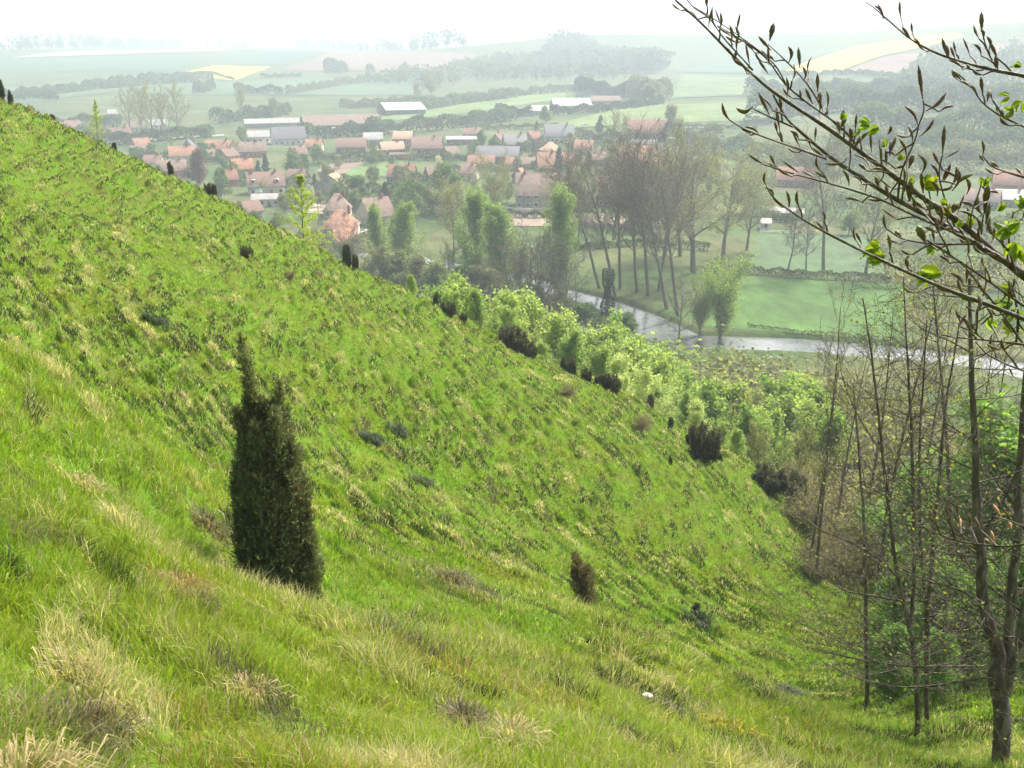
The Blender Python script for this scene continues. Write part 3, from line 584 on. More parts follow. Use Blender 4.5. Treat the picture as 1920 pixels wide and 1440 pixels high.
# junipers along the crest and on the slope
for a, b, t, r, key, wd, lab in [(4,196,163,59,'jun_col',1.3,'dark upright juniper at the left edge of the photo on the hill crest'),(22,202,174,59,'jun_col',.9,'slim dark juniper beside the one at the left edge on the crest'),
  (100,238,222,59,'jun_col',1.6,'tiny dark juniper just left of the bright yellow green sapling on the crest'),(216,292,272,59,'jun_col',1.2,'tiny dark juniper just right of the bright sapling on the crest'),
  (322,340,311,59,'jun_col',1.0,'small pointed juniper on the crest left of the copper tree'),(395,378,356,59,'jun_wide',1.0,'low twin juniper on the crest below the copper tree'),(405,386,362,58,'jun_col',1.,'dark small juniper beside the low twin juniper on the crest'),
  (652,500,456,58,'jun_col',1.1,'pointed dark juniper on the crest right of the larch sapling'),(667,507,482,58,'jun_wide',.6,'low dark juniper at the right foot of the pointed crest juniper'),
  (460,455,432,47,'jun_wide',1.1,'round dark bush on the upper slope left of the larch sapling'),
  (818,572,548,58,'jun_col',1.2,'dark juniper at the left end of the low crest row'),(840,588,560,57,'jun_wide',1.3,'spiky low juniper in the middle of the crest row'),(868,602,582,57,'jun_wide',1.0,'low juniper at the right end of the crest row'),
  (962,652,606,55,'jun_wide',1.6,'big spreading brown green juniper on the crest'),(990,668,632,54,'jun_wide',1.0,'smaller juniper against the right side of the big spreading one'),
  (1066,692,660,54,'jun_wide',1.2,'dark blocky juniper below the crest right of the spreading one'),(1100,708,682,53,'jun_wide',1.,'first juniper of the dark chain along the thicket edge'),
  (1125,720,692,53,'jun_wide',1.1,'middle juniper of the dark chain along the thicket edge'),(1148,735,700,53,'jun_wide',1.,'last juniper of the dark chain along the thicket edge'),
  (1220,762,722,56,'jun_col',1.1,'narrow leaning juniper against the pale thicket'),(1258,795,766,50,'jun_col',1.1,'small square juniper left of the pale whitish sapling'),
  (1298,832,797,49,'jun_wide',.8,'dark juniper directly behind the leaning juniper bush'),(1320,872,808,46,'jun_wide',1.15,'dark leaning juniper bush with its shadow on the grass'),
  (1347,862,838,47,'jun_wide',.8,'low juniper at the right side of the leaning juniper bush'),(1255,893,872,42,'jun_col',1.,'very small dark juniper below the leaning juniper bush'),
  (1440,925,880,47,'jun_wide',1.7,'black shadowed juniper at the bottom corner of the crest'),(1480,940,890,48,'jun_wide',1.5,'dark juniper under the bare shrubs at the wood edge'),
  (1303,1180,1155,25,'jun_col',1.3,'tiny dark juniper above the rush tussock in the hollow')]:
    x, y, z = at(a, b, r); zb = gz(x, y); H = (b-t)/F*r*.92
    put(key, x, y, max(H, .5), lab, 'junipers on the slope', wide=wd*.8, sink=.08)
sj = juniper(55, 1.2, .3, [(.10, 0, 1.0, .13, -.28, 0), (-.02, 0, 1.15, .12, -.22, .05), (.05, .05, .85, .14, -.05, 0), (-.05, 0, .8, .12, -.2, 0)], 2000, (.17, .13, .07), .05, needles=6)
X, Y, _ = at(1098, 1150, 18); place(sj, X, Y, 'small brown half dead juniper leaning left in the middle of the slope', s=1.05, sink=-.06)
byt('larch', 172, 185, 60.5, 'bright yellow green sapling on the hill crest at the left', wide=.75, hmin=2.)
byt('larch', 562, 322, 66, 'tall pale larch sapling rising behind the crest in front of the village', wide=1.0)
byt('larch', 588, 430, 64, 'low leaning larch sapling at the foot of the tall one', wide=.9)
for i, (a, b, t, r, lab) in enumerate([(1065,745,700,47,'sparse grey green shrub on the slope below the dark chain of junipers'),(1205,815,755,46,'sparse brown shrub on the slope left of the leaning juniper'),(600,535,508,50,'small grey shrub high on the slope'),(545,560,530,46,'faint dry shrub on the upper slope')]):
    x, y, _ = at(a, b, r); put('bare_shrub', x, y, (b-t)/F*r*1.1, lab, wide=1.1)
# the thicket behind the crest
TH_ = [(760,545,68,'young_light','leftmost pale young tree of the thicket'),(800,548,66,'young_light','young tree second from the left end of the thicket'),(838,540,70,'young_light','young tree above the left end of the juniper row'),(872,528,74,'young_light','tall pale young tree above the juniper row'),
 (900,548,70,'young_mid','green young tree above the right end of the juniper row'),(935,560,73,'young_light','pale young tree left of the spreading juniper'),(960,555,78,'young_light','bright pointed young tree above the spreading juniper'),(985,590,70,'young_light','low young tree right above the spreading juniper'),
 (1010,620,70,'young_dull','brownish young tree right of the spreading juniper'),(1035,602,84,'young_light','pale young tree well behind the brownish one'),(1060,625,76,'young_mid','green young tree behind the blocky juniper'),(1090,612,90,'young_light','pale feathery young tree upper middle of the thicket'),
 (1112,642,74,'young_light','pale young tree over the dark juniper chain'),(1140,632,88,'young_light','feathery young tree right of the upper middle'),(1150,665,72,'young_white','whitish green sapling over the dark juniper chain'),(1180,650,84,'young_light','pale young tree over the narrow leaning juniper'),
 (1185,700,66,'young_white','whitish flowering bushy sapling left of the narrow leaning juniper'),(1215,668,78,'young_light','pale young tree behind the narrow leaning juniper'),(1240,650,98,'young_mid','dark green small tree with a leaning trunk in the thicket'),(1250,700,72,'young_light','pale young tree right of the narrow leaning juniper'),
 (1275,690,86,'young_light','broad pale young tree in the thicket centre right'),(1312,745,60,'young_white','bright whitish yellow sapling above the leaning juniper bush'),(1335,702,84,'young_mid','large mid green young tree in the right thicket'),(1352,790,58,'young_light','low bright sapling at the right of the whitish one'),
 (1380,735,84,'young_dull','dull olive young tree between two green ones'),(1388,800,56,'young_light','small pale sapling at the lowest corner of the thicket'),(1420,765,72,'young_mid','mid green young tree near the wood edge'),(1452,728,90,'young_mid','high green young tree near the bare trees'),
 (1465,770,74,'young_light','pale young tree at the right of the thicket'),(1500,745,88,'young_light','bright crowned young tree near the right end'),(1530,760,80,'young_mid','green young tree near the right end of the thicket'),(1560,770,84,'young_light','rightmost pale young tree of the thicket'),
 (1500,810,62,'young_dull','dull young tree over the black shadowed juniper'),(1550,850,58,'young_dull','dull young tree at the wood edge'),
 (775,560,62,'young_light','small pale sapling at the upper end of the thicket edge'),(820,530,82,'young_mid','green young tree high behind the left end of the thicket'),(855,545,64,'young_light','feathery sapling directly over the middle of the juniper row'),(915,535,84,'young_light','tall pale young tree behind the end of the juniper row'),
 (948,575,66,'young_light','small bright sapling left of the big spreading juniper'),(1000,602,86,'young_light','pale young tree behind the right side of the spreading juniper'),(1022,635,64,'young_light','small feathery sapling left of the blocky juniper'),(1075,600,100,'young_dull','olive young tree at the far side of the upper thicket'),
 (1125,612,100,'young_mid','round green young tree at the far side of the thicket middle'),(1165,632,100,'young_light','pale young tree at the far side over the dark chain'),(1205,640,96,'young_light','pale leafy young tree far behind the narrow leaning juniper'),(1230,690,64,'young_white','whitish sapling right beside the narrow leaning juniper'),
 (1290,668,98,'young_light','pale young tree on the far side right of the thicket centre'),(1320,690,92,'young_mid','green young tree behind the large mid green one'),(1362,700,96,'young_light','pale round young tree far right of the centre'),(1295,735,66,'young_mid','small green tree left of the bright whitish sapling'),
 (1405,715,98,'young_light','pale crowned young tree between the far green ones'),(1430,800,60,'young_dull','dull sapling over the lowest corner of the crest'),(1478,725,98,'young_mid','green young tree far behind the right end'),(1520,725,98,'young_light','pale young tree far behind the bright crowned one'),(1580,745,92,'young_mid','green young tree partly behind the thin bare saplings')]
for i, (a, t, r, key, lab) in enumerate(TH_): byt(key, a, t, r, lab, 'young trees of the thicket', wide=1.05 if i % 2 else .9)
for i, (a, t, r, key) in enumerate([(1270,642,135,'olive_shrub'),(1310,648,140,'olive_shrub'),(1350,645,138,'green_shrub'),(1395,650,140,'olive_shrub'),(1435,655,135,'olive_shrub'),(1300,672,120,'green_shrub'),(1345,668,118,'olive_shrub'),(1390,672,120,'olive_shrub'),(1430,680,115,'olive_shrub'),(1470,690,112,'olive_shrub'),
 (1105,600,150,'green_shrub'),(1150,596,150,'green_shrub'),(1060,588,152,'olive_shrub'),(1200,610,142,'green_shrub'),(1230,625,140,'olive_shrub'),(1020,590,150,'green_shrub'),(1500,700,108,'bare_shrub'),(1545,700,110,'olive_shrub'),(1510,680,125,'olive_shrub'),(1120,625,122,'olive_shrub'),(1180,632,122,'green_shrub'),(980,575,150,'olive_shrub'),(1580,720,105,'bare_shrub'),(1465,655,140,'olive_shrub'),(1560,680,130,'olive_shrub')]):
    byt(key, a, t, r, 'rounded spring shrub in the scrub between thicket and river', 'scrub between thicket and river', wide=1.35, hmin=4)
# trees by the river
RV = [('bare_poplar',1121,540,318,(-.0,-.16),'leaning bare poplar at the left end of the riverside row'),('bare_poplar',1150,556,300,(0,-.12),'second bare poplar of the riverside row'),('bare_poplar',1160,542,305,(0,-.03),'third bare poplar of the riverside row behind the ivy stump'),
 ('bare_poplar',1192,548,322,(0,-.13),'fourth bare poplar of the riverside row'),('bare_poplar',1213,555,285,(0,-.05),'tall fifth bare poplar of the riverside row'),('bare_poplar',1247,580,320,(0,-.12),'sixth bare poplar leaning over the river bend'),('bare_poplar',1268,592,300,(0,-.10),'last bare poplar of the row at the river bend'),('bare_poplar',1232,545,310,(0,.02),'straight bare poplar behind the end of the row')]
for key, a, b, t, tl, lab in RV: byp(key, a+3, b, t, lab, 'bare poplars along the river', tilt=(tl[0], tl[1]*1.5-.02), wide=1.1, rz=0)
byp('wide_bare', 1300, 512, 300, 'huge spreading bare willow behind the river bend', wide=1.15)
byp('wide_bare', 1355, 490, 312, 'second spreading bare tree right of the huge bare willow', wide=1.0)
byp('wide_bare', 1275, 480, 320, 'hazy budding tree behind the riverside poplars', wide=1.)
byp('willow', 1350, 640, 494, 'light green vase shaped willow on the river bank', wide=1.05)
byp('willow', 1312, 625, 540, 'smaller pale willow left of the vase shaped one', wide=1.)
byp('small_bare', 1272, 650, 545, 'dark forked bare tree at the river bend', wide=1.1)
byp('small_bare', 1545, 700, 628, 'low bare tree on the near river bank at the right', wide=1.2)
byp('small_bare', 1478, 506, 395, 'left of the two small bare trees in the hedge line', wide=.95); byp('small_bare', 1511, 509, 400, 'right of the two small bare trees in the hedge line', wide=.9)
byp('bare_poplar', 1544, 506, 290, 'tall bare tree with a leaning reddish trunk in the meadow', tilt=(0, -.06), wide=1.25)
byp('wide_bare', 1622, 516, 330, 'pale bare tree behind the lower beech twigs', wide=.75)
for i, (key, a, b, t, wd, lab) in enumerate([('leafy_poplar',757,531,392,.78,'first leafy green poplar from the left'),('leafy_poplar',712,520,398,.62,'slimmer poplar left of the first leafy one'),('leafy_poplar',890,548,378,.75,'tall leafy poplar in the middle of the green group'),
 ('leafy_poplar',938,572,398,.78,'leafy poplar at the right of the green group'),('leafy_poplar',975,560,470,.8,'short leafy tree right of the green poplar group'),('leafy_poplar',1048,592,380,.62,'pale leafy poplar standing by the river'),('pale_poplar',850,500,362,.9,'pale budding tree between the green poplars'),
 ('round_green',847,396,308,.75,'round green crown behind the pale budding tree'),('wide_bare',918,470,318,.55,'purple grey bare tree with open crown behind the green poplars'),('wide_bare',835,560,470,.5,'low bare tree beneath the pale budding tree')]):
    byp(key, a, b, t, lab, wide=wd*1.35)
for i, (a, b, t) in enumerate([(985,590,470),(1000,600,478),(1012,585,465),(1028,605,480),(1060,600,470),(968,585,500),(1080,588,492),(1040,582,455),(1005,612,500),(950,590,505)]):
    byp('thin_bare', a, b, t, 'thin purple grey stem in the dense bare stand by the river', 'dense bare stand by the river', wide=1.3)
for i, (a, b, t) in enumerate([(790,545,480),(815,550,492),(740,545,488),(700,530,478),(770,548,495)]):
    byp('bare_shrub', a, b, t, 'bare pinkish shrub under the green poplars', 'bare shrubs under the green poplars', wide=1.3)
byp('green_shrub', 870, 552, 490, 'yellow green bush at the foot of the middle poplar', wide=1.2)
# vegetation that fills the foot of the hill behind the thicket
for i, (key, a, b, t, wd, lab) in enumerate([('round_dull',700,560,470,1.2,'low brownish tree at the left end of the riverside trees'),('round_pale',735,560,480,1.2,'pale rounded tree under the first leafy poplar'),('round_dull',790,565,478,1.2,'pinkish budding tree between the leafy poplars'),('round_pale',825,575,490,1.2,'pale budding tree below the pale bare one'),
 ('round_green',870,585,488,1.2,'yellowish green low tree before the middle poplar'),('round_dull',915,590,500,1.3,'dull low tree between the two tall leafy poplars'),('small_bare',960,600,470,1.2,'grey bare tree at the left of the dense bare stand'),('small_bare',990,605,455,1.1,'tall grey bare tree in the dense bare stand'),('small_bare',1020,610,470,1.2,'grey bare tree in the middle of the dense bare stand'),
 ('small_bare',1065,608,480,1.1,'grey bare tree at the right of the dense bare stand'),('round_dull',1000,615,540,1.4,'dull undergrowth tree at the foot of the dense bare stand'),('round_dull',1050,625,556,1.4,'brownish undergrowth tree near the river bend'),('round_green',1095,632,570,1.4,'green bushy tree beside the near river bank'),('round_green',1180,640,590,1.4,'green bushy tree at the inside of the river bend'),
 ('round_dull',640,520,455,1.3,'brownish tree at the foot of the orange bungalow'),('round_dull',610,500,440,1.,'budding bare tree right of the larch sapling'),('small_bare',655,520,430,.9,'slender bare tree in front of the orange bungalow'),('small_bare',615,505,415,.9,'thin bare tree by the white wall of the bungalow'),
 ('wide_bare',1245,480,318,.9,'hazy bare crown behind the last riverside poplars'),('wide_bare',1085,470,330,.7,'bare crown behind the leaning poplar'),('wide_bare',1150,450,322,.8,'bare crown behind the ivy stump'),('wide_bare',1400,470,330,.8,'pale budding tree left of the long low building'),('round_dull',1210,430,340,1.,'dull tree by the long orange barn'),
 ('wide_bare',1030,440,340,.6,'bare crown in front of the big stone farmhouse'),('round_green',480,440,395,1.1,'green bush behind the crest left of the larch sapling'),('round_pale',520,450,400,1.,'pale bush left of the tall larch sapling'),('round_dull',445,420,378,1.,'dull tree behind the low twin juniper')]):
    byp(key, a, b, t, lab, wide=wd)
gv = random.Random(5)
for i in range(105):                      # gardens of the village
    a = gv.uniform(250, 1330); b = gv.uniform(262, 400) if a > 420 else gv.uniform(262, 335); hpx = gv.uniform(16, 34)*(b/330)
    key = gv.choice(['round_green', 'round_green', 'round_dull', 'round_dull', 'round_pale', 'wide_bare', 'round_green'])
    names = dict(round_green='green garden tree among the village roofs', round_dull='brownish budding garden tree among the village roofs', round_pale='pale fresh garden tree among the village roofs', wide_bare='small bare garden tree among the village roofs')
    byp(key, a, b, b-hpx, names[key], 'garden trees of the village', wide=1.15)
ivx, ivy, ivz = pick(1138, 588, 150); r = math.hypot(ivx, ivy); H = at(1138, 505, r)[2]-ivz
g = np.random.default_rng(9); iv = MB(); il = MB(); iv.tube([(0, 0, -.3), (.05, 0, H*.5), (-.1, 0, H*.92)], [.5, .42, .3], 9); n = 3000
t = g.uniform(0, 1, n); a = g.uniform(0, 6.28, n); q = (.75+.5*vnoise(t*6, a, 2))*(1.15-.25*t+.35*np.sin(t*9)); il.cards(np.stack([np.cos(a)*q, np.sin(a)*q, t*H], 1), .3, g, c=lcol(g, n, (.03, .055, .02), .35))
root = thing('ivy_stump', (ivx, ivy, ivz), 'dark ivy covered tree stump standing beside the river', 'tree'); iv.build('trunk', M['bark'], root, smooth=True); il.build('ivy', M['leaf'], root)
# hedges: leaf-faced banks that follow the ground
def hedge(pts, hgt, wdt, size, dens, col, label, lo=150., name='hedge', gaps=.0, kind=None, cat='hedge', lumpy=.35):
    P = np.array([pick(a, b, lo) for a, b in pts]); o = P[0]; g = np.random.default_rng(int(P[0][0]*7) % 9999+len(pts))
    seg = np.linalg.norm(np.diff(P[:, :2], axis=0), axis=1); cum = np.r_[0, np.cumsum(seg)]; L = cum[-1]
    n = int(L*dens*2); s = g.uniform(0, L, n); x = np.interp(s, cum, P[:, 0]); y = np.interp(s, cum, P[:, 1]); i = np.clip(np.searchsorted(cum, s)-1, 0, len(seg)-1)
    d = np.diff(P[:, :2], axis=0)[i]/seg[i][:, None]; lump = 1+lumpy*2*(fbm(s/(hgt*1.3), np.zeros(n), 5)-.5)*1.6
    keep = fbm(s/(hgt*2.5), np.ones(n)*3, 8) > gaps; th = g.uniform(0, math.pi, n); q = g.uniform(.55, 1, n)**.5
    off = np.cos(th)*wdt*.5*q*lump; hz = np.sin(th)**.6*hgt*q*lump; x = x-d[:, 1]*off; y = y+d[:, 0]*off; z = height0(x, y)+np.maximum(hz, .1)
    k = keep; m = MB(); C = lcol(g, int(k.sum()), col, .3)*(.8+.4*vnoise(s[k]/hgt, hz[k]/hgt*2, 3))[:, None]
    m.cards(np.stack([x, y, z], 1)[k]-o, size, g, c=C); ob = m.build(name, M['leaf']); ob.location = o
    return tag(ob, label, None if kind else cat, 'hedges and tree lines of the valley' if not kind else None, kind)
HG = (.07, .105, .05); HP = (.13, .14, .09); HD = (.035, .06, .042)
for a in [([(1395,512),(1500,522),(1600,526),(1670,530)],2.2,2.4,.35,60,HG,'dark clipped hedge behind the bright riverside meadow'),
 ([(0,190),(60,183),(150,172),(300,152),(400,150)],9,8,2.0,16,HG,'tree lined hedge running below the rapeseed field at the left'),([(190,168),(300,158),(360,154)],7,6,1.8,14,HG,'short hedge parallel under the left tree line'),
 ([(40,188),(110,186)],9,9,2.0,18,HG,'dark tree clump at the far left edge of the fields'),([(370,176),(400,170)],10,8,2,20,HG,'small tree clump under the rapeseed field'),
 ([(440,176),(530,178)],9,7,1.8,18,HG,'dark bushes in the pasture below the rapeseed field'),([(540,178),(640,160),(760,150)],8,6,1.8,14,HP,'diagonal hedge in the middle fields'),
 ([(490,147),(565,144)],5,4,1.5,12,HG,'thin hedge right of the rapeseed field'),([(612,138),(650,136)],16,12,2.5,26,HG,'lone tree clump in the ploughed field'),([(690,138),(700,137)],10,8,2,22,HG,'single far bush right of the lone tree clump'),
 ([(330,140),(390,137),(440,151)],3,3,1.4,10,HG,'low hedge along the lower edge of the rapeseed field'),([(640,205),(760,195),(880,190),(1000,178),(1100,170)],7,7,1.8,18,HP,'long scrubby hedge up to the conifer block'),
 ([(780,210),(860,196),(960,184)],8,8,1.8,18,HG,'scrub belt along the light green pasture'),([(690,255),(740,250),(800,246),(880,238),(960,226)],9,9,1.5,26,HG,'dark scrub band behind the village barns'),
 ([(560,262),(640,258),(700,252)],8,7,1.4,26,HG,'trees in front of the long pink warehouse'),([(900,244),(1000,242),(1060,240)],3.2,3,.9,16,HG,'garden hedge behind the white windowed house'),
 ([(1030,216),(1110,212),(1190,203),(1240,196)],6,5,1.3,24,HD,'long dark hedge in front of the far farm'),([(930,220),(995,219)],8,6,1.3,34,HD,'dark evergreen clump left of the far farm'),
 ([(1080,184),(1130,184),(1178,185)],15,10,1.7,60,HD,'tall dark conifer block behind the far farm'),([(1190,186),(1215,196),(1245,188)],17,14,2,30,HP,'pale rounded trees right of the far farm'),
 ([(1430,140),(1530,143),(1600,140),(1690,147)],5,5,2,12,HG,'hedge under the ploughed slope at the right'),([(1270,290),(1340,286),(1420,300),(1500,310)],10,10,1.2,34,HG,'tree belt behind the parked cars'),
 ([(1250,244),(1290,240),(1420,242)],2.5,2,.9,14,HG,'low hedge in front of the parked cars'),([(1420,230),(1500,215),(1600,208),(1700,214),(1800,205),(1930,210)],17,16,1.9,34,HG,'wood belt on the right hillside'),
 ([(1400,182),(1500,178),(1620,182),(1700,178),(1800,172)],14,13,2.3,26,HG,'upper wood belt on the right hillside'),([(1600,262),(1700,256),(1800,262),(1930,255)],16,16,1.6,36,HG,'middle wood belt on the right hillside'),
 ([(1420,340),(1500,330),(1600,322),(1700,330),(1800,322),(1930,330)],13,14,1.1,46,HP,'budding trees behind the right hand houses'),([(1560,300),(1680,296),(1800,292),(1930,296)],14,14,1.3,42,HG,'dense green trees above the right hand houses'),
 ([(1560,410),(1640,412),(1700,405)],7,7,.8,36,HG,'dark garden trees behind the meadow trees'),([(1700,455),(1800,450),(1920,452)],9,9,.8,44,HP,'dull trees behind the thin near trunks'),([(1640,530),(1760,535),(1900,540)],8,7,.6,50,HP,'dark scrub beyond the meadow at the right'),
 ([(1410,415),(1500,417)],4,4,.8,24,HG,'garden hedge beside the long low building'),([(150,262),(230,272),(330,262),(400,256)],7,7,1.3,26,HG,'tree belt behind the left end of the village'),([(60,240),(140,240),(230,238)],8,8,1.4,24,HG,'trees around the far left houses'),
 ([(400,232),(480,224),(540,214)],9,8,1.6,26,HG,'bushy trees left of the grey sheds'),([(250,300),(330,300),(400,303)],5,5,.9,34,HG,'garden shrubs at the left end of the village'),([(590,310),(680,303),(730,302)],5,5,.9,36,HG,'garden hedge behind the village lawn'),
 ([(740,345),(800,350),(860,345)],6,6,.8,40,HG,'leafy garden trees below the red roofed house'),([(830,322),(900,326),(960,330)],4,4,.7,34,HG,'garden hedge under the red fronted barn'),([(770,300),(860,302),(900,300)],3.4,3.2,.8,34,HG,'row of clipped garden bushes by the brick wall'),
 ([(640,372),(740,376),(800,400),(860,410)],7,8,.8,44,HG,'shrubbery between the orange roofs and the poplars'),([(440,345),(540,352),(580,350)],5,5,.8,34,HG,'dark garden trees behind the dormer house'),([(560,470),(640,480),(700,470)],5,6,.6,44,HP,'scrub along the foot of the hill below the orange roofs'),
 ([(950,408),(1000,410),(1070,408)],2.4,2,.6,30,HD,'dark hedge under the stone garden wall'),([(1060,470),(1200,460),(1330,470)],2,2.5,.6,26,HG,'low hedge across the meadow behind the bare poplars'),([(1130,340),(1280,345),(1340,330)],8,9,1,44,HP,'trees around the long orange roof'),
 ([(880,292),(960,280),(1040,290)],5,5,.9,36,HG,'garden trees between the brick gables'),([(1080,262),(1130,268),(1180,262)],6,6,1,34,HG,'bushes left of the purple roofed house'),([(1250,262),(1300,268),(1350,262)],8,9,1.1,36,HG,'bushes right of the purple roofed house'),
 ([(1400,612),(1500,626),(1600,632),(1700,642)],.7,1.2,.25,26,(.06,.05,.03),'low brown bank growth along the far river edge')]: hedge(*a)
# far woods and tree lines on the skyline
def wood(pts_in, n, lab, col, name, hgt=(14, 22), size=4., per=26, lo=600, seed=1):
    g = np.random.default_rng(seed); c = [np.array(pick(a, b, lo))[:2] for a, b in pts_in]; m = MB(); o = np.array([*c[0], 0.])
    u = g.uniform(size=n); v = g.uniform(size=n); XY = (c[0]*((1-u)*(1-v))[:, None]+c[1]*(u*(1-v))[:, None]+c[2]*(u*v)[:, None]+c[3]*((1-u)*v)[:, None])
    Z = height0(XY[:, 0], XY[:, 1]); H = g.uniform(*hgt, n); C0 = np.array(col)*g.uniform(.6, 1.4, (n, 1)); k = per
    Pn = np.repeat(np.c_[XY, Z], k, 0); Hh = np.repeat(H, k); d = g.normal(size=(n*k, 3)); d /= np.linalg.norm(d, axis=1)[:, None]; q = g.uniform(.5, 1, (n*k, 1))
    Pn = Pn+d*q*np.stack([Hh*.34, Hh*.34, Hh*.42], 1); Pn[:, 2] += Hh*.58; m.cards(Pn-o, size, g, c=np.repeat(C0, k, 0)*g.uniform(.7, 1.3, (n*k, 1)))
    tr = np.c_[XY, Z][: min(n, 400)]; 
    for p, h in zip(tr, H): m.tube([p-o-np.array([0, 0, .5]), p-o+np.array([0, 0, h*.7])], [.35, .15], 3, c=(.08, .07, .05))
    ob = m.build(name, M['leaf']); ob.location = o; return tag(ob, lab, kind='stuff')
WC = (.055, .075, .05)
wood([(1060,80),(1255,128),(1230,140),(1010,122)], 520, 'dense hazy wood covering the far hill', WC, 'far_wood', (22, 32), 6, 26, 900, 1)
wood([(800,150),(1180,150),(1120,112),(900,118)], 380, 'hazy wood on the slope below the far hill', WC, 'far_wood', (13, 20), 4.5, 22, 900, 2)
wood([(700,158),(830,172),(880,150),(760,140)], 90, 'loose trees at the left end of the sloping wood', (.09, .10, .07), 'far_wood', (12, 20), 4, 22, 700, 3)
wood([(0,100),(345,88),(345,84.5),(0,96)], 130, 'faint tree line on the left skyline', WC, 'skyline_wood', (14, 34), 6.5, 22, 900, 4)
wood([(560,91),(870,92),(870,88),(560,87)], 80, 'very faint tree line on the middle skyline', WC, 'skyline_wood', (14, 36), 7, 22, 900, 5)
wood([(385,92),(460,92),(460,88),(385,88)], 18, 'small faint trees on the skyline above the fields', WC, 'skyline_wood', (12, 30), 6, 22, 900, 6)
wood([(1030,84),(1080,80),(1080,78),(1030,78)], 14, 'faint bushes on the skyline left of the far hill wood', WC, 'skyline_wood', (12, 22), 6, 22, 900, 7)
wood([(1670,170),(1930,190),(1930,90),(1740,110)], 260, 'hazy wood on the far right slope', WC, 'far_wood', (12, 18), 4, 22, 700, 8)
# single trees in the village and fields
for key, a, b, t, wd, lab in [('round_copper',371,356,288,1.05,'big copper beech with dark red crown in the village'),('round_green',415,378,318,.85,'green tree right of the copper beech'),('round_green',553,328,286,1.0,'round dark green tree by the village lawn'),
 ('conifer',500,330,288,1.0,'dark conifer right of the small orange gable'),('conifer',483,332,300,1.,'lower conifer beside the dark conifer left of the round tree'),('conifer',722,388,340,1.2,'dark blue green conifer in front of the red roofed house'),('round_green',672,388,330,1.1,'large soft green tree right of the grey gabled house'),
 ('round_green',640,392,345,.9,'smaller green tree against the large soft green one'),('round_green',765,412,340,1.2,'large pale green tree right of the dark blue conifer'),('round_dull',800,400,350,1.,'dull tree behind the pale green one'),('round_green',597,305,275,1.1,'bushy green tree behind the village lawn'),
 ('round_blossom',824,316,292,1.,'small white flowering tree by the black barn'),('round_pale',733,322,305,1.,'small pale tree left of the red roofed house'),('conifer',1122,250,216,1.1,'dark conifer left of the purple roofed house'),('pale_poplar',1155,268,215,.8,'slim bare tree beside the purple roofed house'),
 ('pale_poplar',1170,285,222,.7,'second slim tree in front of the purple roofed house'),('round_dull',1265,262,200,1.0,'large hazy tree right of the purple roofed house'),('conifer',1047,332,275,.9,'dark conifer among the orange roofs'),('round_green',905,278,245,.9,'green tree before the left brick gable'),
 ('round_pale',1024,232,200,1.,'pale round tree behind the white windowed house'),('conifer',1005,245,226,1.,'small dark conifer left of the white windowed house'),('round_dull',808,182,140,1.0,'tall hazy tree in the middle fields'),('round_dull',785,188,158,1.,'bush beside the tall hazy field tree'),
 ('wide_bare',245,255,178,.7,'bare hazy tree at the left of the village'),('wide_bare',290,262,170,.8,'tall bare tree in the left village avenue'),('wide_bare',335,262,172,.7,'bare tree at the right of the left avenue'),('wide_bare',268,268,185,.6,'bare tree in the middle of the left avenue'),
 ('wide_bare',312,270,182,.6,'front bare tree of the left avenue'),('pale_poplar',452,232,170,.8,'tall slender hazy tree behind the grey hall'),('round_dull',512,222,185,1.,'round hazy tree behind the grey sheds'),('round_pale',455,270,238,1.,'pale bushy tree left of the grey hall'),
 ('round_blossom',588,378,350,.6,'pink white blossom tree left of the grey gabled house'),('conifer',1000,295,262,.8,'small conifer at the orange roofs'),('round_blossom',945,372,340,.7,'white blossom tree by the stone garden wall'),('conifer',590,350,325,1.2,'dark yew behind the grey gabled house'),
 ('round_pale',560,268,252,1.,'small tree at the brick gable of the slate house'),('round_pale',1400,400,318,1.1,'pale green willow crown behind the bare trees'),('round_dull',1320,330,290,1.3,'hazy round tree behind the poplars'),('round_blossom',1430,310,285,1.2,'whitish blossoming tree behind the meadow'),
 ('round_blossom',1525,438,410,.8,'white blossom bush by the long low building'),('round_green',1590,440,395,1.,'dark garden tree right of the white blossom bush'),('round_dull',1655,300,240,1.2,'hazy tree on the right hillside')]:
    byp(key, a, b, t, lab, wide=wd)
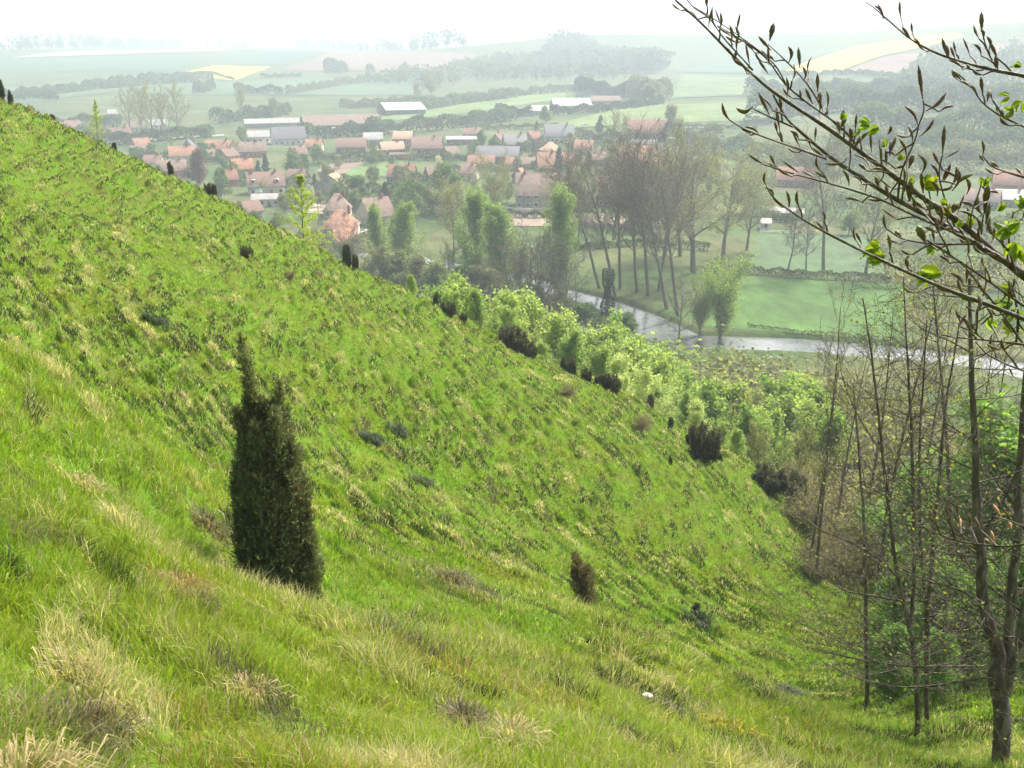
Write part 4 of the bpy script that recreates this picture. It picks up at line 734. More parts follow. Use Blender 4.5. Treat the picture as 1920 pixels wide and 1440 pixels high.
# ---------------------------------------------------------------- village
NW = 0
def house(px, pb, wpx, depth, hw, hr, yaw, wall, roof, label, name='house', gable='x', win=3, chim=1, hip=False, r=None, over=.35, winmat='paint', dz=0, door=True, cat='house', floors=1):
    """px, pb: middle of its visible foot in the photograph; wpx: ridge-side width there; sizes in metres"""
    p = pick(px, pb, 150); R = math.hypot(p[0], p[1]); L = wpx/F*math.hypot(R, p[2]); az = math.atan2(p[0], p[1]); D = depth
    root = thing(name, (p[0]+math.sin(az)*D/2, p[1]+math.cos(az)*D/2, gz(p[0], p[1])-.1+dz), label, cat, 'buildings of the village', -az+math.radians(yaw))
    a, b = L/2, D/2; wl = MB(); wl.add([(-a,-b,-.5),(a,-b,-.5),(a,b,-.5),(-a,b,-.5),(-a,-b,hw),(a,-b,hw),(a,b,hw),(-a,b,hw)], [(0,1,5,4),(1,2,6,5),(2,3,7,6),(3,0,4,7)])
    hx = min(a*.8, b) if hip else 0
    if not hip: wl.add([(-a,-b,hw),(-a,b,hw),(-a,0,hw+hr),(a,-b,hw),(a,b,hw),(a,0,hw+hr)], T=[(0,1,2),(3,5,4)])
    wl.build('wall', W[wall], root)
    s = hr/b; o = over; th = .22; z0 = hw-o*s+.06; rf = MB(); e = a+o; f = b+o; zr = hw+hr+.06; k = (a-hx)+(o if not hip else 0)
    for dzz in (0, th):
        rf.add([(-e,-f,z0+dzz),(e,-f,z0+dzz),(k,0,zr+dzz),(-k,0,zr+dzz),(-e,f,z0+dzz),(e,f,z0+dzz)], [(0,1,2,3),(5,4,3,2)], T=[(0,3,4),(1,5,2)] if hip else None)
    V = [(-e,-f,z0),(e,-f,z0),(e,f,z0),(-e,f,z0)]; V2 = [(x,y,z+th) for x,y,z in V]
    if hip: rf.add(V+V2, [(0,1,5,4),(1,2,6,5),(2,3,7,6),(3,0,4,7)])
    else:
        rf.add(V+V2, [(0,1,5,4),(2,3,7,6)])
        for q in (-1, 1): rf.add([(q*e,-f,z0),(q*e,-f,z0+th),(q*k,0,zr+th),(q*k,0,zr),(q*e,f,z0),(q*e,f,z0+th)], [(0,1,2,3),(4,3,2,5)])
    ro = rf.build('roof', RF[roof], root)
    for c in range(chim):
        cx = (-.7 if c else .55)*a; m = MB(); m.box(cx-.4, cx+.4, -.35, .35, hw+hr-1, hw+hr+1.1); m.box(cx-.48, cx+.48, -.43, .43, hw+hr+1.1, hw+hr+1.25); m.tube([(cx, 0, hw+hr+1.2), (cx, 0, hw+hr+1.6)], .14, 6); m.build('chimney', W['brick'], ro)
    def window(x, z, ww, hh, side='f', ym=0.):
        fr = MB(); pn = MB()
        def bx(m, x0, x1, y0, y1, z0_, z1_):
            if side == 'f': m.box(x0, x1, -b-y1, -b-y0, z0_, z1_)
            else: m.box((a+y0) if side == 'r' else -(a+y1), (a+y1) if side == 'r' else -(a+y0), x0, x1, z0_, z1_)
        t = .12; bx(fr, x-ww/2, x-ww/2+t, .003, .07, z, z+hh); bx(fr, x+ww/2-t, x+ww/2, .003, .07, z, z+hh); bx(fr, x-ww/2+t, x+ww/2-t, .003, .07, z+hh-t, z+hh); bx(fr, x-ww/2-.08, x+ww/2+.08, .003, .13, z-.12, z)
        bx(pn, x-ww/2+t, x+ww/2-t, .003, .035, z, z+hh-t); f_ = fr.build('window', M[winmat], root); pn.build('pane', M['glass'], f_)
    for q in range(win):
        if door and q == win//2 and win > 1: continue
        for fl in range(floors): window(-a+L*(q+.5)/win, 1.0+fl*2.7, min(1.3, L/win*.6), 1.3)
    if win: window(0, 1.1 if not floors > 1 else 3.6, 1.1, 1.2, 'r'); window(0, hw+hr*.12, .9, 1.0, 'r'); window(0, 1.1, 1.1, 1.2, 'l')
    if door and win > 1:
        m = MB(); x = -a+L*(win//2+.5)/win; m.box(x-.55, x+.55, -b-.06, -b-.003, 0, 2.15); d_ = m.build('door', M['wood'], root); m = MB(); m.box(x+.35, x+.43, -b-.12, -b-.062, 1.0, 1.1); m.build('handle', M['metal'], d_)
    return root, a, b, hw, hr
H = house
H(413,291,46,8,3,4,-12,'white','orange','white walled house with bright orange roof left of the long pinkish roof')
r_,a,b,hw,hr = H(464,296,64,9,3,4.2,6,'brick','pink','long house with pinkish tiled roof and a tall middle chimney',win=5,chim=2)
H(428,303,28,8,2.6,3.2,40,'brick','brown','low brown roofed wing in front of the long pinkish roof',win=2)
H(542,272,58,12,3.2,6,8,'white','slate','big slate roofed house with a pink brick gable',win=6,chim=0)
H(480,268,46,10,3.2,3,12,'white','grey','low grey hall left of the slate roofed house',name='hall',win=4,chim=0,cat='hall')
H(510,240,95,14,3,2.5,5,'grey','grey','long grey shed behind the low grey hall',name='shed',win=0,chim=0,cat='shed',door=False)
wr = H(640,248,135,32,4.5,5,7,'timber','pink','very long warehouse with pink roof and dark open front',name='warehouse',win=0,chim=0,cat='warehouse',door=False,over=1.0)[0]
m = MB(); [m.box(-22+i*7, -19.5+i*7, -17.4, -17.0, 0, 3.4) for i in range(5)]; m.build('bay_door', M['paint'], wr)
H(752,216,72,34,4,4.5,14,'timber','pale','pale sheet roofed barn with white edge behind the dark scrub',name='barn',win=0,chim=0,cat='barn',door=False,over=.8)
H(660,288,52,10,3.2,4,-6,'brown','brown','brown roofed barn left of the orange roofed cottages',name='barn',win=2,chim=0,cat='barn')
H(735,290,42,8,2.6,3.4,14,'brick','tan','cottage with light orange roof against the brick courtyard')
H(708,298,16,6,2.2,2.2,-30,'brick','tan','tiny lean cottage with ochre roof below the light orange one',win=1,chim=0,door=False)
H(757,274,34,10,3.8,3.6,-12,'brick','tan','brick gabled house with tan roof behind the brick courtyard',chim=0)
H(800,290,54,11,3.2,5,2,'brown','brown','long dark brown roofed farmhouse with white eaves',win=4)
H(745,300,66,3,2.6,.7,3,'brick','pink','long brick courtyard outbuilding',name='outbuilding',win=3,chim=0,door=False,cat='outbuilding')
H(865,272,54,9,3,1.2,2,'brown','pale','long low building with a bright white roof strip',name='outbuilding',win=3,chim=0,cat='outbuilding')
H(903,318,48,10,2.6,3.2,-3,'timber','red','open fronted barn with red roof and pale verge',name='barn',win=0,chim=0,cat='barn',door=False)
H(935,308,78,14,3.6,4,-10,'timber','slate','wide black gabled barn behind the red fronted one',name='barn',win=0,chim=0,cat='barn',door=False)
H(965,282,42,9,3,5,14,'brick','slate','dark roofed house with tall orange brick gable',win=3)
H(933,280,22,8,3.2,4.5,70,'brick','brown','narrow brick gable left of the dark roofed house',win=1,door=False)
H(1048,268,52,11,3.4,6,4,'white','slate','purple slate house with a row of white windows',win=6,chim=1)
H(1033,292,34,8,2.6,3.6,24,'white','tan','small house with pale orange hipped roof',win=2,hip=True)
H(1212,262,76,12,3.6,6.5,-4,'grey','red','large house with purple red roof and orange dormers',win=5,chim=1)
H(1195,322,112,14,4.6,6,2,'brown','orange','very long barn with orange hipped roof behind the bare poplars',name='barn',win=0,chim=0,cat='barn',hip=True,door=False)
H(1207,290,46,8,4,3,2,'brown','slate','dark slate roof rising behind the long orange barn',win=0,chim=0,door=False)
H(1025,328,36,10,3,6,10,'brick','orange','house with steep orange roof beside the dark conifer',win=2)
H(957,322,20,6,3,3,-38,'brick','orange','little bright orange roof at the black barn',win=1,chim=0,door=False)
H(985,318,34,7,2.4,2.6,0,'brick','pink','low pink roofed stable with pale walls',name='stable',win=2,chim=0,cat='stable')
H(975,344,14,6,2.6,3.2,60,'brick','orange','smallest orange gable below the low stable',win=1,chim=0,door=False)
H(1065,318,24,7,3,4,-30,'brick','orange','steep orange gable right of the dark conifer',win=1,chim=0,door=False)
H(1020,392,104,13,4.4,7,0,'flint','pink','big pale stone farmhouse with weathered pink roof behind bare crowns',win=7,floors=2,chim=2)
H(1150,388,66,11,4,6,4,'brick','brown','brick farm building with pale eaves behind the poplar crowns',win=4,floors=1)
H(1215,398,40,8,2.8,3,-8,'cream','pink','low cream cottage right of the brick farm building',win=3)
H(755,346,48,9,3,4.4,-14,'brick','red','house with plain red roof above the garden trees',win=3,chim=1)
H(625,374,46,12,4.6,4,74,'grey','tan','grey gabled house with white bargeboards and beige roof',win=3,chim=1)
r_,a,b,hw,hr = H(500,366,64,10,3.4,4.6,3,'cream','brown','brown roofed house with dormers and a teal conservatory',win=4,chim=2)
for q in (-.35, .3):
    m = MB(); x = q*a*2; m.box(x-.8, x+.8, -b*.75, -b*.1, hw+.9, hw+2.5, m=0); dd = m.build('dormer', M['paint'], r_); m = MB(); m.box(x-.55, x+.55, -b*.75-.05, -b*.75-.003, hw+1.3, hw+2.3); m.build('pane', M['glass'], dd)
m = MB(); m.box(-a*.75, -a*.2, -b-2.2, -b-.02, 0, 2.7); cs = m.build('conservatory', M['teal'], r_); m = MB(); m.box(-a*.70, -a*.25, -b-2.26, -b-2.21, 1.0, 2.3); m.build('pane', M['paint'], cs)
H(500,388,48,7,2.6,1.4,-4,'white','grey','low white building with flat grey roof under the dormer house',name='outbuilding',win=4,chim=0,cat='outbuilding')
H(470,412,34,7,2.6,3,30,'grey','brown','small grey walled house behind the larch',win=2,chim=0)
H(634,410,46,10,2.6,4.8,-6,'cream','pink','hipped pinkish roof directly above the orange hipped roof',hip=True,win=3)
H(705,424,52,11,3,5,28,'cream','pink','cream house with large hipped pink roof near the first poplar',hip=False,win=3)
H(640,448,62,11,3,4.6,-8,'white','orange','white bungalow with big orange hipped roof',name='bungalow',hip=True,win=4,cat='bungalow')
H(648,470,40,8,2.4,3,8,'white','orange','low orange roofed annex in front of the white bungalow',win=2,chim=0)
H(455,330,36,8,3,3.8,14,'brick','orange','small red brick house with bright orange gable roof')
H(342,304,42,9,3,4,4,'white','orange','white house with orange roof left of the copper beech',win=4)
H(356,294,22,8,3,5,78,'grey','slate','grey gabled house just behind the white one',win=1,chim=0,door=False)
H(325,334,48,10,3,4,-6,'brick','pink','brick house with pale pink roof under the crest juniper')
H(270,300,40,9,2.8,3.6,8,'brick','pink','faint brick house at the left end of the village')
H(390,304,26,8,2.6,3,30,'brick','brown','little brown roofed house next to the white orange roofed one',win=2)
H(102,250,40,10,2.6,3.4,-20,'brown','pink','hazy pinkish roofed house at the far left')
H(137,246,26,9,2.6,3.6,24,'white','brown','hazy house with white front beside the larch sapling')
H(212,222,14,8,3,3,0,'white','grey','tiny white building among the far left trees',win=2,chim=0)
H(222,262,44,10,2.8,3.4,-12,'brown','brown','hazy row of brown roofs right of the larch sapling')
H(255,248,30,10,2.8,3.4,10,'cream','pink','hazy pale house before the left avenue trees')
H(298,242,30,9,2.6,3,0,'white','grey','hazy white row behind the left avenue trees',win=4)
H(1070,208,70,16,3.6,5,10,'grey','grey','grey roofed farm building at the far farm',name='barn',win=0,chim=0,cat='barn',door=False)
H(1010,216,38,12,3,3.4,12,'grey','grey','lower grey shed at the left of the far farm',name='shed',win=0,chim=0,cat='shed',door=False)
H(1135,194,52,14,2,3.5,6,'brown','pink','pink roofed shed before the dark conifer block',name='shed',win=0,chim=0,cat='shed',door=False)
H(1178,180,24,16,5,5,60,'white','pale','white gabled barn behind the conifer block',name='barn',win=0,chim=0,cat='barn',door=False)
H(1490,352,66,9,3,4.4,2,'brown','red','reddish roofed house behind the bare meadow tree')
H(1895,362,60,10,3,5,6,'brick','red','red roofed house at the right edge behind the buds',win=3)
H(1840,392,52,9,2.8,3.4,-6,'brown','pink','dark walled house with brownish roof at the right',win=3)
H(1890,388,50,9,2.6,2.8,10,'grey','grey','grey roofed house between the two right hand houses',win=3)
H(1466,412,72,6,2.2,1.2,-2,'brown','grey','long low dark building behind the meadow',name='shed',win=0,chim=0,cat='shed',door=False)
H(1434,432,16,5,2.2,1,4,'white','pale','small white shed left of the meadow trees',name='shed',win=1,chim=0,cat='shed',door=False)
H(560,300,26,8,2.8,3.4,20,'brick','brown','small brown roofed cottage right of the ochre lawn trees',win=2)
H(590,285,28,8,2.8,3.2,-14,'cream','orange','cream cottage with orange roof behind the village lawn',win=2)
H(845,298,24,7,2.6,3,30,'brick','pink','little pinkish roof beside the white flowering tree',win=2,chim=0)
H(885,262,30,8,3,3,-8,'brick','brown','brown roof behind the long white roofed outbuilding',win=2)
H(1000,270,24,8,3,3.4,40,'brick','red','red roofed cottage between the brick gable and the slate house',win=2)
H(1095,290,34,8,3,3.6,-12,'cream','orange','cream cottage with orange roof right of the small hipped house',win=3)
H(1120,312,30,8,3,3.4,22,'brick','pink','pinkish roofed cottage at the left end of the long orange barn',win=2)
H(290,318,30,8,2.8,3.2,-16,'white','brown','white cottage with brown roof left of the pale pink roof',win=2)
H(430,350,28,8,2.8,3.4,12,'brick','red','red roofed cottage behind the green tree by the copper beech',win=2)
H(560,352,32,8,3,3.6,-24,'grey','brown','brown roofed house left of the grey gabled one',win=2)
H(815,345,30,8,3,3.6,18,'brick','pink','pinkish roofed house right of the plain red roof',win=2)
H(880,338,26,8,2.8,3.4,-20,'cream','brown','cream cottage with brown roof below the red fronted barn',win=2)
H(265,282,26,8,2.8,3.2,20,'brick','orange','orange roofed cottage at the far left of the village',win=2)
H(700,272,34,9,3,3.2,0,'grey','grey','grey roofed shed right of the brown barn',name='shed',win=0,chim=0,cat='shed',door=False)
# small things: cars, fence, poles, a wall
def car(px, pb, col, label, yaw, L=4.2):
    p = pick(px, pb, 150); az = math.atan2(p[0], p[1]); root = thing('parked_car', (p[0], p[1], gz(p[0], p[1])), label, 'car', 'cars parked in the valley', -az+math.radians(yaw)); b = MB()
    prof = [(-2.1,.35),(-2.1,.85),(-1.9,.95),(-1.3,1.0),(-.75,1.42),(.75,1.45),(1.3,1.05),(2.0,.95),(2.1,.6),(2.1,.35)]; n = len(prof)
    V = [(x, y, z) for y in (-.82, .82) for x, z in prof]; b.add(V, [(i, (i+1) % n, n+(i+1) % n, n+i) for i in range(n)]); b.add([(0, -.82, .7), (0, .82, .7)]+[], None)
    T = [(i, n-1-i) for i in range(n//2)]
    for s in (0, n): b.add([V[s+i] for i in range(n)], [(0, 1, 8, 9), (1, 2, 7, 8), (2, 3, 6, 7), (3, 4, 5, 6)])
    b.build('body', col, root); gl = MB()
    for y in (-.83, .80): gl.box(-.7, .7, y, y+.03, 1.02, 1.35)
    gl.build('side_window', M['glass'], root)
    for x in (-1.3, 1.3):
        for y in (-.8, .8): m = MB(); m.tube([(x, y-.1, .32), (x, y+.1, .32)], .32, 12); m.add([(x, y-.1, .32), (x, y+.1, .32)]); m.build('wheel', M['glass'], root)
cw = mat('white_car_paint', (.7, .7, .7), .25, spec=.6); cg = mat('grey_car_paint', (.25, .27, .3), .25, spec=.6); cb = mat('dark_car_paint', (.05, .07, .12), .25, spec=.6)
for i, (a, b, c, l) in enumerate([(1290,241,cw,'white car first in the hazy row of parked cars'),(1302,241,cg,'grey car second in the hazy row of parked cars'),(1314,241,cw,'white car in the middle of the hazy row of parked cars'),(1326,241,cb,'dark car fourth in the hazy row of parked cars'),(1340,241,cw,'white car last in the hazy row of parked cars'),(298,259,cw,'white car on the lane by the left avenue'),(246,268,cw,'white car at the left end of the lane'),(1097,236,cw,'white car right of the purple slate house'),(690,440,cw,'white car in the yard of the orange bungalow')]): car(a, b, c, l, 5)
def rail(pts, label, h=1.2, step=2.5, m=None, lo=150):
    P = np.array([pick(a, b, lo) for a, b in pts]); L = np.r_[0, np.cumsum(np.linalg.norm(np.diff(P[:, :2], axis=0), axis=1))]; n = max(2, int(L[-1]/step)); s = np.linspace(0, L[-1], n)
    x = np.interp(s, L, P[:, 0]); y = np.interp(s, L, P[:, 1]); z = ground(x, y); root = thing('fence', (x[0], y[0], z[0]), label, 'fence'); Q = np.stack([x, y, z], 1)-np.array([x[0], y[0], z[0]])
    rl = MB(); [rl.tube(Q+np.array([0, 0, hh]), .06, 4) for hh in (h*.5, h*.9)]; rl.build('rail', m, root)
    for q in Q[:60]: pm = MB(); pm.tube([q-np.array([0, 0, .3]), q+np.array([0, 0, h])], .09, 4); pm.build('post', m, root)
rail([(830,246),(900,243),(1000,243)], 'pale post and rail fence behind the village barns', 1.4, 5, M['paint'])
rail([(420,280),(520,276),(560,280)], 'white fence in front of the slate roofed house', 1.1, 3, M['paint'])
rail([(1425,437),(1500,439)], 'white low fence beside the small white shed', 1.0, 3, M['paint'])
p = pick(598, 420, 150); root = thing('utility_pole', p, 'wooden utility pole among the roofs right of the larch', 'pole'); m = MB(); m.tube([(0, 0, -.3), (0, 0, 9)], [.14, .1], 7); m.build('post', M['wood'], root); m = MB(); m.box(-.8, .8, -.06, .06, 8.3, 8.45); m.build('crossarm', M['wood'], root)
def gwall(pts, h, mm, label):
    m = MB(); P = np.array([pick(a, b, 150) for a, b in pts]); o = P[0].copy()
    for p0, p1 in zip(P[:-1], P[1:]):
        d = nrm(np.array([p1[0]-p0[0], p1[1]-p0[1], 0])); nn = np.array([-d[1], d[0], 0])*.2; V = [q+s*nn+np.array([0, 0, zz])-o for zz in (-.4, h) for q in (p0, p1) for s in (-1, 1)]
        m.add(V, [(0,1,5,4),(2,6,7,3),(0,4,6,2),(1,3,7,5),(4,5,7,6)])
    ob = m.build('garden_wall', mm); ob.location = o; tag(ob, label, 'wall')
gwall([(942,400),(1000,402),(1060,400)], 2.0, W['flint'], 'pale stone garden wall in front of the big farmhouse')
gwall([(1080,424),(1160,430),(1240,424)], 1.6, W['flint'], 'grey white wall behind the bare poplar trunks')
# ---------------------------------------------------------------- near bare trees at the right
def near_tree(stems, r, label, seed, name='bare_tree', twig=(18, 1.4), leafn=0, barkm='darkbark', side=1., lcol_=(.22, .24, .07), lsz=.04, droop=.0):
    """stems: polylines in photograph places with a width in photograph pixels; they stand r metres away"""
    g = np.random.default_rng(seed); base = None; tr = MB(); cr = MB(); lf = MB(); tips = []; first = True
    for st in stems:
        pr = st[1] if isinstance(st[1], (int, float)) else 0; rr = r+pr; pts = np.array([at(a, b, rr) for a, b, w in st[0]]); wd = np.array([w for _, _, w in st[0]])/F*rr*.5*.84
        if base is None:
            base = np.array([pts[0][0], pts[0][1], gz(pts[0][0], pts[0][1])-.05]); pts[0][2] = min(pts[0][2], base[2]-.1)
        pts = pts-base; t = np.linspace(0, 1, len(pts)); tt = np.linspace(0, 1, len(pts)*4-3); P = np.stack([np.interp(tt, t, pts[:, c]) for c in range(3)], 1); Wd = np.interp(tt, t, wd)
        jit = g.normal(0, .35, (len(P), 3))*Wd[:, None]; jit[0] = 0; P = P+jit; P[1:-1] = (P[:-2]+2*P[1:-1]+P[2:])/4
        (tr if st[2] else cr).tube(P, Wd, 9 if Wd[0] > .05 else 6); L = np.linalg.norm(np.diff(P, axis=0), axis=1).sum(); n = int(L*twig[0]/2.5*(1.35 if st[2] else 1.9))
        PP = dict(n=(1, 5, 4), start=(.2, .2, .2), ang=(0, 42, 44), len=(1, .48, .45), rr=(1, .6, .6), seg=(7, 4, 3), wob=(.07, .13, .2), up=(.05-droop, .02-droop, 0), tap=(.85, .8, .7), shape=lambda q: 1.1-.5*q)
        for i in range(n):
            f = (.16+.84*g.uniform())*(len(P)-1); k = min(int(f), len(P)-2); q = P[k]+(P[k+1]-P[k])*(f-k); a = g.uniform(0, 6.28); d = nrm(np.array([math.cos(a), math.sin(a), g.uniform(.0, .8)-droop])); o = []
            ln = twig[1]*g.uniform(.5, 1.3)*(1.15-.6*f/len(P)); grow(g, q, d, ln, max(.004, min(Wd[k]*.45, .012)), 0, PP, o)
            for p_, rd, l in o:
                cr.tube(p_, np.maximum(rd, .0022), 3)
                if l >= 1: tips.append(p_)
    root = thing(name, tuple(base), label, 'tree'); tr.build('trunk', M[barkm], root, smooth=True); cr.build('branches' if leafn else 'crown', M[barkm], root)
    if leafn: pp = leafpts(g, tips, leafn, lsz*1.6); lf.cards(pp, lsz, g, c=lcol(g, leafn, lcol_, .35, pp), flat=.3); lf.build('crown', M['leaf'], root)
    return root
tw = .6 if QUICK else 1
near_tree([([(1883,1450,40),(1880,1340,38),(1873,1270,36),(1858,1190,28),(1842,1120,25),(1836,1000,21),(1830,900,17),(1826,800,14),(1822,700,11),(1818,600,8),(1816,520,5)],0,True),
  ([(1882,1290,26),(1893,1200,24),(1898,1080,20),(1905,980,18),(1912,860,14),(1925,700,10),(1935,560,7)],.2,True),([(1886,1300,22),(1912,1200,22),(1935,1080,18),(1955,950,14),(1970,780,9)],-.2,True),
  ([(1836,1010,7),(1870,960,6),(1900,900,4),(1915,850,3)],.1,False),([(1843,1130,8),(1800,1105,6),(1740,1090,4),(1680,1060,3)],-.3,False),([(1850,1270,6),(1760,1285,5),(1690,1290,4),(1600,1270,3),(1540,1240,2)],-.5,False),
  ([(1846,1250,7),(1700,1250,5),(1600,1235,4),(1520,1215,2)],.6,False)], 12.6, 'large three stemmed bare tree at the bottom right corner', 1, 'bare_tree', (int(14*tw), 1.5), leafn=int(1400*tw), lsz=.045, lcol_=(.20, .22, .07))
near_tree([([(1724,1412,13),(1721,1330,13),(1716,1240,13),(1706,1180,12),(1698,1140,10),(1680,1070,9),(1668,960,8),(1655,850,7),(1643,740,5.5),(1630,640,4),(1618,560,2.5)],0,True),
  ([(1706,1180,10),(1712,1110,9),(1713,1000,8.5),(1712,880,8),(1708,780,6),(1702,680,5),(1697,580,3),(1694,520,2)],.1,True),([(1680,1080,5),(1640,1040,4.5),(1590,1015,4),(1540,995,3),(1500,965,2)],-.2,False),([(1712,1130,5),(1650,1120,4.5),(1590,1110,4),(1545,1085,3),(1510,1060,2)],.3,False),
  ([(1655,850,4),(1620,800,3),(1590,740,2.4),(1575,690,2)],.1,False)], 15.2, 'bare tree whose slender trunk forks low, left of the twin trunk', 2, 'bare_tree', (int(15*tw), 1.5), leafn=int(700*tw), lsz=.045)
near_tree([([(1738,1412,12),(1736,1330,12),(1737,1230,11),(1740,1150,11),(1748,1060,9),(1756,960,8),(1764,860,7),(1773,760,5),(1790,660,4),(1800,600,2.5)],0,True),([(1738,1170,8),(1730,1080,8),(1724,980,7),(1722,880,6),(1726,780,5),(1733,690,4),(1738,600,2.5)],.15,True),
  ([(1741,1160,8),(1770,1185,8),(1800,1185,7),(1830,1165,6),(1838,1120,5),(1842,1080,3)],.2,False)], 15.6, 'bare tree with the right hand twin trunk and an arching low branch', 3, 'bare_tree', (int(15*tw), 1.4), leafn=int(700*tw), lsz=.045)
near_tree([([(1626,1368,12),(1625,1300,11),(1624,1200,10),(1623,1100,9),(1620,1000,8),(1617,940,7),(1612,860,5),(1606,790,4),(1600,720,2.5)],0,True),([(1624,1230,4),(1570,1200,3.5),(1520,1180,3),(1490,1160,2)],-.2,False)], 18, 'lone thin straight trunk left of the forked bare trees', 4, 'bare_tree', (int(13*tw), 1.5), leafn=int(500*tw), lsz=.045)
near_tree([([(1790,1230,11),(1786,1100,10),(1782,960,9),(1776,820,8),(1765,700,6),(1755,600,4),(1748,520,2.5)],0,True)], 24, 'slim bare tree between the twin trunk and the large corner tree', 5, 'bare_tree', (int(12*tw), 1.7), leafn=int(1200*tw), lsz=.06)
for i, (a, t, r, lab) in enumerate([(1590,560,36,'tall thin sapling with many upright twigs before the river'),(1680,560,44,'thin bare sapling left of the slim tree'),(1725,500,38,'tall bare sapling over the river bend at the right'),(1770,560,46,'bare sapling behind the slim bare tree'),(1560,660,38,'low bare sapling at the left edge of the wood'),
   (1870,600,36,'bare sapling at the right edge of the wood'),(1610,640,46,'bare sapling behind the tall thin one'),(1900,640,30,'bare sapling by the right edge of the photo')]):
    byt('thin_bare', a, t, r, lab, 'bare saplings of the right hand wood', wide=.9)
for i, (a, t, r, k) in enumerate([(1500,850,50,'bare_shrub'),(1530,880,46,'bare_shrub'),(1570,850,52,'bare_shrub'),(1600,900,44,'bare_shrub'),(1545,960,41,'bare_shrub'),(1580,980,38,'bare_shrub'),(1640,900,50,'bare_shrub'),(1690,880,54,'olive_shrub'),(1740,900,50,'bare_shrub'),(1620,960,42,'olive_shrub'),
   (1600,760,75,'bare_shrub'),(1650,740,85,'olive_shrub'),(1700,760,80,'bare_shrub'),(1760,780,75,'bare_shrub'),(1820,770,80,'olive_shrub'),(1600,820,60,'bare_shrub'),(1680,820,62,'bare_shrub'),(1880,760,85,'olive_shrub'),(1600,700,100,'bare_shrub'),(1680,700,110,'olive_shrub'),(1750,700,105,'bare_shrub'),(1540,1010,37,'bare_shrub')]):
    byt(k, a, t, r, 'tangled bare brownish shrub in the right hand wood', 'bare shrubs of the right hand wood', wide=1.25, hmin=1.6)
for i, (a, t, r, wd, lab) in enumerate([(1700,1060,24,1.0,'leafy green bush behind the forked bare trees'),(1790,960,30,1.1,'leafy green bush behind the slim bare tree'),(1860,900,28,1.2,'dark green leafy tree behind the corner tree'),(1910,800,26,1.2,'tall green leafy tree at the right edge'),(1650,1180,23,.9,'low leafy green bush spreading beside the lone trunk'),(1820,1150,20,1.1,'low green bush beside the corner tree'),(1740,1040,34,1.1,'green bush deeper in the wood'),(1930,1020,20,1.,'green bush at the right edge below the tall green tree'),(1690,1190,19.5,1.1,'spreading green sapling behind the twin trunk'),(1760,1240,18,1.0,'low bright green bush right of the twin trunk'),(1800,1060,22,1.2,'green leafy sapling left of the corner tree'),(1660,1100,28,1.1,'green bush behind the lone thin trunk'),(1840,1000,34,1.4,'large green crown deep behind the corner tree'),(1780,880,40,1.4,'tall green crown deep in the right hand wood')]):
    k = 'near_green'
    if k not in POOL:
        pool(k, lambda q: mk_bare(200+q, 4, .05, P_yng, 'leafy_tree', (int(15000*Q2), .09, (.155, .27, .075), .14), bark='darkbark', rmin=.006), 3); HEI[k] = 4.4
    byt(k, a, t, r, lab, 'leafy green trees of the right hand wood', wide=wd*1.15, hmin=1.6)
